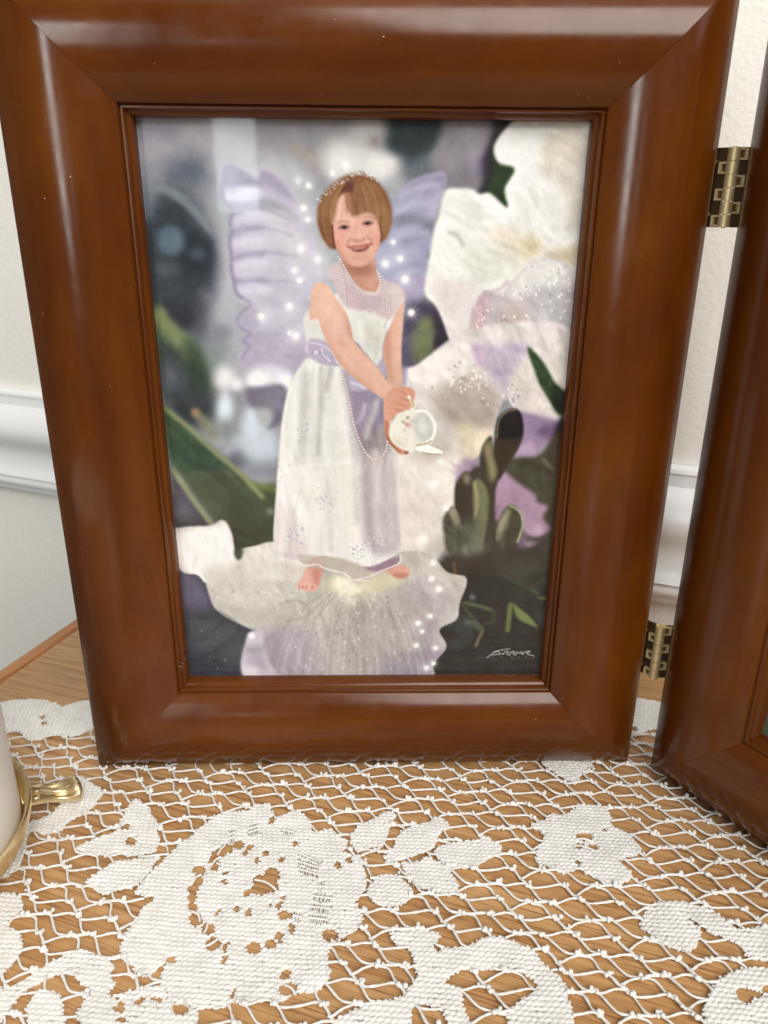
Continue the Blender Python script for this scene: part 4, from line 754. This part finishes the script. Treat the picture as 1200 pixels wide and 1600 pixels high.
motif('rose_motif', [[(318,1290),(350,1270),(382,1267),(402,1257),(417,1262),(428,1273),(433,1278),(450,1271),(462,1267),(480,1277),(485,1288),(490,1300),(517,1295),(530,1307),(543,1315),(536,1330),(546,1334),(566,1350),(570,1365),(573,1380),(570,1392),(556,1410),(565,1428),(566,1440),(550,1460),(530,1466),(520,1473),(513,1484),(513,1500),(516,1522),(502,1543),(485,1550),(470,1550),(455,1556),(440,1565),(420,1561),(405,1567),(362,1565),(355,1573),(310,1576),(290,1568),(262,1561),(250,1545),(252,1522),(262,1503),(246,1512),(230,1525),(213,1515),(195,1500),(187,1485),(191,1473),(202,1453),(216,1430),(229,1406),(218,1398),(213,1393),(225,1375),(240,1358),(262,1340),(282,1318),(300,1308)]],
      'large dense rose of the lace with a ring of openings')
holes([(372,1320,7,6),(355,1327,8,7),(341,1335,8,7),(334,1345,7,6),(335,1357,6,5),(311,1362,8,7),(310,1378,7,6),(301,1390,7,6),(302,1402,7,6),(301,1416,6,8),(306,1436,9,9),(325,1450,9,8),(334,1474,10,9),(352,1480,3,9,.5),(350,1500,3,7,.4),(396,1480,10,8),(422,1474,8,6),(437,1464,8,6),(455,1452,5,8,.3),(446,1431,9,6),
 (402,1344,4,5),(415,1335,4,6,.4),(439,1344,4,4),(389,1325,4,5,.5),(424,1369,12,10),(404,1376,8,7),(409,1390,14,8),(426,1387,9,6),(386,1396,7,5),(442,1402,4,3),(437,1415,4,6,.4),(422,1415,2,4,.4),(371,1420,5,5),(389,1426,3,6,.5),(341,1424,3,5,.7),(352,1365,5,3,-.5),(351,1379,5,3,-.5),(384,1334,4,3,-.6),
 (446,1522,9,6,-.4),(450,1545,12,9),(365,1552,3,8,.4),(231,1408,9,5,-.5),(267,1499,6,5),(515,1461,11,8),(553,1310,3,4),(425,1282,3,6,.6),(462,1318,4,3),(545,1345,5,4,.2),(528,1353,5,5),(577,1372,6,4),(576,1358,6,3)])
def lad(*q): ladders.append(q)
ladders = []
for q in [(387,1291,404,1287,408,1302,389,1308,7),(440,1294,460,1299,459,1305,441,1302,7),(357,1299,367,1296,367,1316,357,1319,4),(464,1330,500,1345,500,1352,466,1338,11),(463,1342,500,1354,500,1362,464,1352,11),(464,1354,500,1366,499,1372,466,1364,9),(496,1378,506,1378,503,1396,494,1396,4),
          (490,1395,520,1400,516,1411,486,1408,10),(485,1412,518,1416,514,1428,481,1424,10),(482,1430,512,1433,508,1445,480,1441,9),(460,1424,472,1428,468,1442,458,1440,4)]:
    lad(*q); ladder |= inside(tbl([q[0:2], q[2:4], q[4:6], q[6:8]]))
extra_threads = [((398,1376),(432,1392)),((340,1338),(352,1322)),((330,1357),(345,1340)),((300,1383),(315,1368)),((325,1440),(318,1458)),((340,1468),(322,1478)),((440,1470),(452,1458)),((445,1540),(462,1556)),((300,1424),(312,1440)),((404,1345),(418,1340)),
                 ((900,1312),(930,1318)),((896,1322),(930,1330))]
motif('leaf_motif', [[(548,1318),(550,1303),(565,1287),(585,1280),(605,1268),(618,1275),(612,1290),(603,1310),(598,1322),(580,1325),(560,1331)]])
motif('leaf_motif', [[(633,1296),(650,1290),(672,1285),(680,1275),(698,1285),(700,1295),(685,1305),(682,1320),(672,1330),(655,1335),(638,1340),(620,1345),(603,1350),(603,1335),(615,1325),(620,1308)]])
motif('leaf_motif', [[(678,1330),(695,1319),(715,1315),(745,1312),(755,1305),(775,1315),(786,1325),(780,1333),(765,1340),(750,1350),(725,1356),(700,1353),(688,1345)]])
motif('leaf_motif', [[(628,1345),(650,1350),(665,1341),(690,1350),(700,1357),(708,1370),(716,1380),(712,1395),(695,1400),(670,1392),(650,1385),(640,1370),(630,1358)]])
motif('leaf_motif', [[(573,1392),(590,1370),(610,1367),(628,1375),(643,1390),(640,1405),(620,1416),(600,1418),(580,1407)]])
motif('flower_motif', [[(830,1290),(850,1280),(860,1272),(885,1272),(905,1258),(925,1258),(945,1262),(955,1280),(955,1293),(965,1295),(985,1305),(1000,1325),(995,1335),(975,1341),(966,1346),(985,1360),(985,1372),(968,1382),(945,1380),(925,1370),(912,1364),(903,1352),(895,1362),(880,1365),(860,1355),(838,1345),(838,1330),(850,1310),(845,1300)]])
holes([(913,1307,11,5.5),(904,1322,8,4),(926,1324,7,5),(903,1348,4,3,.4),(942,1296,4,2)])
motif('leaf_motif', [[(845,1189),(860,1186),(890,1183),(912,1184),(925,1193),(922,1205),(905,1215),(900,1226),(880,1216),(862,1205)]])
motif('scroll_motif', [[(1018,1412),(1065,1409),(1090,1415),(1115,1425),(1135,1441),(1152,1453),(1180,1450),(1215,1450),(1240,1470),(1240,1510),(1200,1502),(1165,1495),(1160,1481),(1130,1466),(1105,1455),(1087,1441),(1075,1435),(1092,1452),(1092,1470),(1080,1486),(1060,1485),(1035,1475),(1015,1460),(1000,1445),(1005,1430)]])
motif('scroll_motif', [[(1120,1535),(1140,1520),(1165,1512),(1200,1514),(1250,1530),(1260,1600),(1230,1660),(1150,1670),(1110,1630),(1101,1600),(1100,1570),(1110,1550)]])
holes([(1170,1552,18,7,.1),(1200,1545,10,5),(1165,1563,10,4,.3)])
motif('scroll_motif', [[(610,1462),(640,1455),(680,1458),(686,1466),(676,1480),(686,1489),(700,1482),(730,1480),(745,1473),(765,1465),(795,1468),(835,1486),(843,1500),(868,1520),(885,1540),(888,1560),(893,1580),(896,1605),(890,1660),(840,1680),(800,1640),(796,1605),(792,1585),(815,1562),(838,1545),(833,1530),(800,1515),(770,1514),(735,1515),(712,1521),(696,1536),(718,1548),(727,1580),(733,1605),(720,1640),(700,1605),(690,1580),(665,1570),(643,1578),(640,1610),(600,1650),(540,1650),(515,1605),(540,1585),(580,1568),(618,1562),(640,1545),(652,1520),(645,1500),(634,1481),(616,1475)]])
motif('scroll_motif', [[(-60,1560),(0,1546),(40,1530),(75,1505),(110,1490),(130,1485),(165,1495),(178,1510),(172,1525),(182,1540),(176,1560),(190,1580),(205,1605),(190,1650),(150,1640),(125,1600),(122,1580),(140,1552),(120,1530),(100,1522),(80,1527),(58,1538),(40,1548),(20,1570),(0,1600),(-60,1620)],
  [(45,1600),(42,1575),(52,1555),(68,1545),(85,1549),(97,1562),(98,1580),(102,1605),(95,1640),(60,1640)],
  [(183,1560),(200,1548),(232,1540),(258,1543),(263,1562),(295,1573),(310,1585),(300,1610),(270,1640),(230,1640),(205,1615),(190,1590)]])
holes([(187,1572,8,8),(218,1563,8,4,-.6),(244,1559,8,4),(281,1577,11,7),(190,1595,8,4),(177,1547,4,8,.5)])
motif('leaf_motif', [[(-60,1392),(0,1394),(25,1397),(37,1414),(30,1426),(12,1445),(28,1455),(35,1475),(32,1490),(15,1510),(0,1516),(-60,1520)]])


# back border, scalloped, runs behind the frame
sc = []
xs = np.arange(X0+.002, X1-.002, .0010)
ytop = lambda x: .0335 + .0055*abs(math.sin((x+.120)*math.pi/.030))**.6 - .010*max(0, (x-.10))
ybot = lambda x: .0165 + .0016*math.sin(x*420) + .002*math.sin(x*170) - .010*max(0, (x-.10))
motif('border_motif', [[(x, ytop(x)) for x in xs] + [(x, ybot(x)) for x in xs[::-1]]], world=True)
holes([(67, 1121, 4, 2.5), (68, 1131, 4.5, 2.5), (990, 1140, 4, 3), (1022, 1147, 4, 2)] + [(at, 1126, 7, 3) for at in range(180, 960, 62)])

# dense woven motifs ------------------------------------------------
e_r = np.array([.995, -.09]); e_s = np.array([-.42, -.907])
inv = np.linalg.inv(np.array([e_r, e_s]).T)
base_wave = (vnoise((NYg, NXg), 60, 5)-.5)*.0008 + (vnoise((NYg, NXg), 22, 6)-.5)*.0005
wx_, wy_ = gx[None] + wob_x*.35, gy[:, None] + wob_y*.35; uu = inv[0, 0]*wx_ + inv[0, 1]*wy_; vv = inv[1, 0]*wx_ + inv[1, 1]*wy_
PU, PV = .00165, .00150
row = np.floor(vv/PV)
jit = np.random.default_rng(3).random((400,))[(row.astype(int) % 400)]
ph = uu/PU + .5*(row % 2) + .18*jit
amp = .55 + .8*vnoise((NYg, NXg), 5, 8)
hmap = (.5+.5*np.cos(2*math.pi*ph))*np.abs(np.sin(math.pi*vv/PV))**.7
gapv = np.abs(np.sin(math.pi*vv/PV))
height = .00078 + base_wave + .00042*amp*hmap + .00010*gapv
fine = vnoise((NYg, NXg), 2.3, 9); clump = vnoise((NYg, NXg), 14, 12)
owner[(owner > 0) & (gapv < .33) & (fine > .74) & (clump > .45)] = -1
owner[ladder & (owner > 0)] = -1
HZ = np.zeros((NYg+1, NXg+1)); CN = np.zeros_like(HZ)
for dj in (0, 1):
    for di in (0, 1): HZ[dj:NYg+dj, di:NXg+di] += height; CN[dj:NYg+dj, di:NXg+di] += 1
HZ /= CN
wvx = X0 + np.arange(NXg+1)*GS; wvy = Y0 + np.arange(NYg+1)*GS
picot = []
for k, (nm, lb) in enumerate(motifs, 1):
    J, I = np.nonzero(owner == k)
    if len(J) == 0: continue
    a = J*(NXg+1)+I; quads = np.stack([a, a+1, a+NXg+2, a+NXg+1], 1)
    ids, invq = np.unique(quads.ravel(), return_inverse=True); Q = invq.reshape(-1, 4)
    vj, vi = ids//(NXg+1), ids % (NXg+1)
    # vertices on the outline sit lower, so the edge rounds off
    cnt = np.bincount(Q.ravel(), minlength=len(ids)); drop = np.where(cnt < 4, .00028, 0.0)
    # soften the stair steps of the outline
    V = np.stack([wvx[vi], wvy[vj], HZ[vj, vi]-drop], 1)
    nb = np.zeros((len(ids), 2)); nn = np.zeros(len(ids))
    for x_, y_ in ((0, 1), (1, 2), (2, 3), (3, 0)):
        for s_, t_ in ((x_, y_), (y_, x_)):
            np.add.at(nb, Q[:, s_], V[Q[:, t_], :2]); np.add.at(nn, Q[:, s_], 1)
    edge = cnt < 4; V[edge, :2] = .45*V[edge, :2] + .55*(nb[edge]/nn[edge][:, None])
    # skirt down to the table
    E1 = np.concatenate([Q[:, [0, 1]], Q[:, [1, 2]], Q[:, [2, 3]], Q[:, [3, 0]]]); key = E1.min(1)*np.int64(10**7)+E1.max(1)
    uq, ix, ct = np.unique(key, return_index=True, return_counts=True); be = E1[ix[ct == 1]]
    bv, binv = np.unique(be.ravel(), return_inverse=True); bi = binv.reshape(-1, 2)+len(V)
    picot += [tuple(q) for q in V[bv]]
    low = V[bv].copy(); low[:, 2] -= .00050
    Vall = np.concatenate([V, low]); sk = np.stack([be[:, 1], be[:, 0], bi[:, 0], bi[:, 1]], 1)
    o = link_np(nm, Vall, np.concatenate([Q, sk]), M_cotton, lace); o['kind'] = 'stuff'
    if lb: o['label'] = lb

# net ---------------------------------------------------------------
def covered(x, y):
    i, j = int((x-X0)/GS), int((y-Y0)/GS)
    return 0 <= i < NXg and 0 <= j < NYg and owner[j, i] != 0
# The net repeats every two bars: a level bar H and a slanting bar D; three threads leave each bar.
pc = (1053., 1284.)
org = at_z(*pc, ZL)[:2]
Jm = np.array([(at_z(pc[0]+4, pc[1], ZL)-at_z(pc[0]-4, pc[1], ZL))[:2]/8, (at_z(pc[0], pc[1]+4, ZL)-at_z(pc[0], pc[1]-4, ZL))[:2]/8]).T
def qv(x, y): return Jm @ np.array([x/4, y/4])
g1, g2 = qv(172, -33), qv(152, 121)
NODE = {'K1': qv(-62, 1), 'M1': qv(-46, 4), 'M2': qv(46, -3), 'K2': qv(62, 0), 'U': qv(-56, -38), 'C': qv(4, 7), 'L': qv(56, 38)}
def jn(i, j, key):
    r = random.Random(f'{i},{j},{key}'); s = .00042 if key in ('K1', 'K2', 'U', 'L') else .0002
    return np.array([r.uniform(-1, 1)*s, r.uniform(-1, 1)*s])
def node(i, j, key):
    big = np.array([math.sin(i*.9+j*1.7)*.0004, math.cos(i*1.3-j*.8)*.0004])
    return org + i*g1 + j*g2 + NODE[key] + jn(i, j, key) + big
def in_area(q): return X0+.004 < q[0] < X1-.004 and Y0+.004 < q[1] < (ybot(q[0])+.001)
TV, TF, nv = [], [], 0
def tube(pts, rad, sides=6):
    global nv
    pts = np.asarray(pts); n = len(pts); rad = np.broadcast_to(rad, (n,))
    t = np.gradient(pts, axis=0); t /= np.linalg.norm(t, axis=1)[:, None]+1e-12
    up = np.array([0, 0, 1.0]); s = np.cross(t, up); s /= np.linalg.norm(s, axis=1)[:, None]+1e-9; w = np.cross(s, t)
    a = np.arange(sides)*2*math.pi/sides
    ring = pts[:, None] + rad[:, None, None]*(np.cos(a)[None, :, None]*s[:, None] + np.sin(a)[None, :, None]*w[:, None])
    TV.append(ring.reshape(-1, 3))
    i = np.arange(n-1)[:, None]*sides; k = np.arange(sides)[None]; k2 = (k+1) % sides
    TF.append(np.stack([i+k, i+k2, i+sides+k2, i+sides+k], -1).reshape(-1, 4)+nv); nv += n*sides
def lift(x, y):
    i, j = int((x-X0)/GS), int((y-Y0)/GS)
    return .00078 + (base_wave[j, i] if 0 <= i < NXg and 0 <= j < NYg else 0)
def clipped(path, z, rr, force=False):
    """lay the thread only where no motif covers it, with a short overlap"""
    cov = [(not force) and covered(*q) for q in path]; n = len(path); i = 0
    while i < n:
        if cov[i]: i += 1; continue
        j = i
        while j+1 < n and not cov[j+1]: j += 1
        a, b = max(0, i-1), min(n-1, j+1)
        if b-a >= 1: tube(np.column_stack([path[a:b+1], z[a:b+1]]), rr[a:b+1])
        i = j+1
def thread(a, b, bow, r0, n=7, lump=.0, force=False):
    d = b-a; L = np.linalg.norm(d); pr = np.array([-d[1], d[0]])/L
    t = np.linspace(0, 1, n)
    path = a[None] + t[:, None]*d[None] + (np.sin(math.pi*t)*bow*L + np.sin(2*math.pi*t)*random.uniform(-.03, .03)*L)[:, None]*pr[None]
    z = np.array([lift(*q) for q in path]) + np.sin(math.pi*t)*random.uniform(-.0001, .00035)
    rr = r0*(1 + .12*np.random.default_rng(int(abs(a[0])*1e6)).standard_normal(n)*.7 + lump*np.abs(np.cos(math.pi*t))**3)
    clipped(path, z, np.clip(rr, .0002, .0007), force)
SH_S = ((.2, .25, 0), (.62, .88, 0)); SH_U = ((.38, .18, 0), (.72, .76, 0)); SH_A = ((.2, .2, 1.7), (.55, .55, -2.0), (.81, .81, -2.2)); SH_C = ((.17, .17, 1.4), (.5, .5, -.6)); SH_W = ((.19, .19, 3.6), (.53, .53, 1.4), (.8, .8, -1.6))
Ji = np.linalg.inv(Jm)
def shaped(a, b, sh):
    d = Ji @ (b-a); P_ = [a] + [a + Jm @ np.array([fx*d[0], fy*d[1]+off+random.uniform(-.5, .5)]) for fx, fy, off in sh] + [b]
    path = catmull(P_, 4, False)
    n = len(path); t = np.linspace(0, 1, n)
    z = np.array([lift(*q) for q in path]) + np.sin(math.pi*t)*random.uniform(-.0001, .00035)
    rr = .00034*(1 + .14*np.random.default_rng(int(abs(a[0]+3*b[1])*1e6)).standard_normal(n))
    clipped(path, z, np.clip(rr, .00025, .0006))
knots = []
IR = 40
for i in range(-IR, IR):
    for j in range(-IR, IR):
        lvl = (i+j) % 2 == 0
        nd = {k: node(i, j, k) for k in (('K1', 'M1', 'M2', 'K2') if lvl else ('U', 'C', 'L'))}
        if not any(in_area(q) for q in nd.values()): continue
        ks = list(nd)
        for a, b in zip(ks, ks[1:]): thread(nd[a], nd[b], random.uniform(-.05, .05), .00043, 5)
        if lvl: out_ = (('M1', node(i, j+1, 'U'), SH_U), ('K2', node(i+1, j+1, 'K1'), SH_S), ('K2', node(i+1, j, 'L'), SH_A))
        else: out_ = (('L', node(i, j+1, 'M2'), SH_S), ('L', node(i+1, j+1, 'U'), SH_W), ('C', node(i+1, j, 'K1'), SH_C))
        for k, q, sh in out_: shaped(nd[k], q, sh)
        for k, q in nd.items():
            if in_area(q) and not covered(*q): knots.append((q, k in ('K1', 'K2', 'U', 'L')))
for (a, b) in extra_threads:
    A_, B_ = tbl([a])[0], tbl([b])[0]; thread(A_, B_, random.uniform(.05, .15), .00033, 8, force=True)
V = np.concatenate(TV); F_ = np.concatenate(TF)
o = link_np('net_thread', V, F_, M_cotton, lace); o['kind'] = 'stuff'

bm = bmesh.new(); bmesh.ops.create_icosphere(bm, subdivisions=2, radius=1.0)
iv = np.array([v.co[:] for v in bm.verts]); fi = np.array([[v.index for v in f.verts] for f in bm.faces]); bm.free()
bm = bmesh.new(); bmesh.ops.create_icosphere(bm, subdivisions=1, radius=1.0)
iv0 = np.array([v.co[:] for v in bm.verts]); fi0 = np.array([[v.index for v in f.verts] for f in bm.faces]); bm.free()
KV, KF = [], []; n0 = 0
for q, big in knots:
    z = lift(*q)
    for b in range(random.choice((3, 4)) if big else random.choice((1, 2))):
        if b == 0: off, r = np.array([0, 0, .00005]), np.array([.00100, .00068, .00050])*(1 if big else .6)
        else:
            an = random.uniform(0, 2*math.pi); d_ = random.uniform(.0005, .0012)
            off = np.array([math.cos(an)*d_*1.2, math.sin(an)*d_*.7, random.uniform(.0001, .0008)]); r = np.array([1, 1, 1.1])*random.uniform(.00046, .00070)*(1 if big else .7)
        KV.append(iv*r + np.array([q[0], q[1], z]) + off); KF.append(fi+n0); n0 += len(iv)
seen = {}
for x, y, z in picot:
    key = (int(x/.00125), int(y/.00125))
    if key in seen: continue
    seen[key] = 1
    r = np.array([1.05, .9, .9])*random.uniform(.00030, .00048)
    KV.append(iv0*r + np.array([x+random.uniform(-1, 1)*.0002, y+random.uniform(-1, 1)*.0002, z-.00005])); KF.append(fi0+n0); n0 += len(iv0)
o = link_np('net_knot', np.concatenate(KV), np.concatenate(KF), M_cotton, lace); o['kind'] = 'stuff'

# sheer ladders inside the rose ------------------------------------
TV, TF, nv = [], [], 0
for (x0, y0, x1, y1, x2, y2, x3, y3, nb_) in ladders:     # quad corners in order, bars between side 01 and side 32
    P4 = tbl([(x0, y0), (x1, y1), (x2, y2), (x3, y3)])
    for k in range(nb_):
        t = (k+.5)/nb_ + random.uniform(-.2, .2)/nb_; a = P4[0]+(P4[1]-P4[0])*t; b = P4[3]+(P4[2]-P4[3])*t; d = b-a; a = a-d*.12; b = b+d*.12
        tube(np.array([[*a, .0006], [*((a+b)/2), .0008], [*b, .0006]]), .00020, 5)
    L = np.linalg.norm(P4[3]-P4[0]); nr = max(1, int(L/.0021))
    for k in range(1, nr+1):
        t = k/(nr+1); a = P4[0]+(P4[3]-P4[0])*t; b = P4[1]+(P4[2]-P4[1])*t; d = b-a; a = a-d*.06; b = b+d*.06
        tube(np.column_stack([np.linspace(a, b, 8), .0009+np.random.default_rng(k).random(8)*.0002]), .00028, 5)
if TV: o = link_np('sheer_bar', np.concatenate(TV), np.concatenate(TF), M_cotton, lace); o['kind'] = 'stuff'

# ------------------------------------------------------------------ candle in its gilt holder
CC = np.array([-.1427, -.0508])
def lathe(name, prof, m_, parent, n=96, sharp=40):
    v = []; f = []; k = len(prof)
    for i in range(n):
        a = 2*math.pi*i/n
        for r, z in prof: v.append((r*math.cos(a), r*math.sin(a), z))
    for i in range(n):
        j = (i+1) % n
        for q in range(k-1): f.append((i*k+q, j*k+q, j*k+q+1, i*k+q+1))
    return link(name, v, f, m_, parent, True, sharp)
holder = empty('candle_holder', (CC[0], CC[1], .0012)); tag(holder, 'gilt metal candle holder with scrolled foot at the left of the frame', 'candle holder')
R_ = .0440
lathe('dish', [(.0001, .0085), (.036, .0085), (.0405, .0090), (.0418, .0110), (.0424, .0146), (.0429, .0158), (.0436, .0162), (.0441, .0158), (.0443, .0148), (.0440, .0132), (.0433, .0110), (.0424, .0085), (.0400, .0068), (.0001, .0066)], M_gilt, holder)
def foot(ang):
    nu, nw = 40, 33; v = []; f = []
    for i in range(nu):
        t = i/(nu-1); r = .0405 + .0190*t
        zc = .0085*(1-t)**1.6 + .0010 + .0030*max(0, (t-.55)/.45)**1.6
        w = (.0074 - .0030*math.sin(min(1, t/.62)*math.pi/2) + .0010*math.exp(-((t-.86)/.16)**2))
        if t > .88: w *= math.sqrt(max(0.0, 1-((t-.88)/.12)**2))+.02
        th = .0020 + .0012*math.exp(-((t-.88)/.12)**2)
        if t > .92: th *= math.sqrt(max(0.0, 1-((t-.92)/.08)**2))*.9+.1
        for k in range(nw):
            a = 2*math.pi*k/nw; c, s = math.cos(a), math.sin(a)
            yy = w*c; rel = 0.0
            if s > 0: rel = s*.00100*math.sin(yy/w*8.5 + 5.5*t*math.sin(2.4*t) + 1.2) * (1-.75*max(0, (t-.72)/.28))
            v.append((r, yy + .0012*math.sin(t*4.2), max(.0001, zc + th*s*abs(s)**-.25 + rel if s else zc)))
    for i in range(nu-1):
        for k in range(nw): f.append((i*nw+k, i*nw+(k+1) % nw, (i+1)*nw+(k+1) % nw, (i+1)*nw+k))
    f += [tuple(range(nw)), tuple(range((nu-1)*nw, nu*nw))[::-1]]
    o = link('foot', v, f, M_gilt, holder, True); o.rotation_euler = (0, 0, ang)
    bm = bmesh.new(); bm.from_mesh(o.data); bmesh.ops.recalc_face_normals(bm, faces=bm.faces); bm.to_mesh(o.data); bm.free()
    rid = []
    for kk, (off, ph_) in enumerate(((.55, 0), (0.0, .9), (-.55, 1.8))):
        path = []
        for i in range(26):
            t = .04 + .78*i/25; w = .0074 - .0030*math.sin(min(1, t/.62)*math.pi/2) + .0010*math.exp(-((t-.86)/.16)**2); th = .0020 + .0012*math.exp(-((t-.88)/.12)**2)
            yy = w*(off*(1-.5*t) + .22*math.sin(5.2*t+ph_)); s_ = math.sqrt(max(.05, 1-(yy/w)**2)); zc = .0085*(1-t)**1.6 + .0010 + .0030*max(0, (t-.55)/.45)**1.6
            path.append((.0405+.0190*t, yy + .0012*math.sin(t*4.2), zc + th*s_**.75 + .0001))
        rid.append(np.array(path))
    sp = np.array([(.0452 + (.0020-.00007*q)*math.cos(q*.42), -.0030 + (.0020-.00007*q)*math.sin(q*.42), .0085-.00005*q) for q in range(24)]); rid.append(sp)
    vs, fs, n_ = [], [], 0
    for path in rid:
        m_ = len(path); rr = .00050*np.sin(np.linspace(.25, math.pi-.25, m_))
        t_ = np.gradient(path, axis=0); t_ /= np.linalg.norm(t_, axis=1)[:, None]; s1 = np.cross(t_, [0, 0, 1.0]); s1 /= np.linalg.norm(s1, axis=1)[:, None]; w1 = np.cross(s1, t_)
        for q in range(m_):
            for a_ in range(7): an = 2*math.pi*a_/7; vs.append(path[q] + rr[q]*(math.cos(an)*s1[q] + math.sin(an)*w1[q]))
        for q in range(m_-1):
            for a_ in range(7): fs.append((n_+q*7+a_, n_+q*7+(a_+1) % 7, n_+(q+1)*7+(a_+1) % 7, n_+(q+1)*7+a_))
        n_ += m_*7
    link('scroll_relief', vs, fs, M_gilt, o, True)
for k in range(3): foot(math.radians(37 + 120*k))
candle = lathe('pillar_candle', [(.0001, .0), (.0390, .0), (.0404, .0012), (.0406, .004), (.0406, .071), (.0398, .0745), (.0385, .0750), (.030, .0725), (.0001, .0715)], M_wax, None)
candle.location = (CC[0], CC[1], .0012+.0086); tag(candle, 'white pillar candle standing in the gilt holder', 'candle')
v, f = cyl((0, 0, .071), (.001, 0, .081), .0009, 8); link('wick', v, f, M_wick, candle)

# ------------------------------------------------------------------ small dirt
cp = at_z(745, 1250, .0006)
bm = bmesh.new(); bmesh.ops.create_icosphere(bm, subdivisions=2, radius=1.0)
for v in bm.verts: v.co = Vector((v.co.x*.00042, v.co.y*.0010, v.co.z*.0004))*(1+.3*random.uniform(-1, 1))
me = bpy.data.meshes.new('crumb'); bm.to_mesh(me); bm.free(); me.materials.append(M_dark)
crumb = bpy.data.objects.new('crumb', me); col.objects.link(crumb); crumb.location = (cp[0], cp[1], .00042); crumb.rotation_euler = (0, 0, -.6)
tag(crumb, 'tiny dark crumb lying between the lace threads', 'crumb')

# dust on the glass and on the varnish of the left panel
bm = bmesh.new(); bmesh.ops.create_icosphere(bm, subdivisions=1, radius=1.0)
di = np.array([v.co[:] for v in bm.verts]); df = np.array([[v.index for v in f.verts] for f in bm.faces]); bm.free()
rd = random.Random(5); spots = []
for k in range(16):
    t = rd.random(); spots.append((312+36*t+rd.gauss(0, 14), 975+85*t+rd.gauss(0, 12), rd.uniform(.00003, .00008), .00015))
for x, y in ((277, 1057), (345, 1028), (352, 1031), (329, 1015), (340, 1044), (308, 972), (318, 971), (305, 990)): spots.append((x, y, .00010, .00015))
pd = np.array([d for d, h in PROF[10:-4]]); phh = np.array([h for d, h in PROF[10:-4]])
def on_rail(x, y):
    q = at_y(x, y, -.006)
    for _ in range(4):
        d = max(abs(q[0])-W2, Z0-q[2], q[2]-Z0-HO); q = at_y(x, y, -float(np.interp(d, pd, phh)))
    return q
DV, DF, n0 = [], [], 0
def fleck(q, r):
    global n0
    sc_ = np.array([rd.uniform(.7, 2.2), .6, rd.uniform(.7, 1.6)])*r; DV.append(di*sc_ + q); DF.append(df+n0); n0 += len(di)
for x, y, r, off in spots: fleck(at_y(x, y, -off*.2), r)
rs = [(242, 99), (255, 280), (110, 276), (70, 310), (37, 377), (681, 1107), (870, 1083), (879, 1091), (893, 1102), (866, 989), (920, 152), (905, 148), (916, 455), (913, 480), (107, 600), (172, 603), (868, 1080)]
rs += [(rd.uniform(20, 180), rd.uniform(150, 900)) for _ in range(6)] + [(rd.uniform(300, 850), rd.uniform(1095, 1160)) for _ in range(4)] + [(rd.uniform(200, 1000), rd.uniform(10, 150)) for _ in range(4)] + [(282+rd.gauss(0, 3), 1015+rd.uniform(-20, 40)) for _ in range(14)]
for x, y in rs: fleck(on_rail(x, y), rd.uniform(.00004, .00010))
o = link_np('dust', np.concatenate(DV), np.concatenate(DF), M_dust, left_panel); o['kind'] = 'stuff'
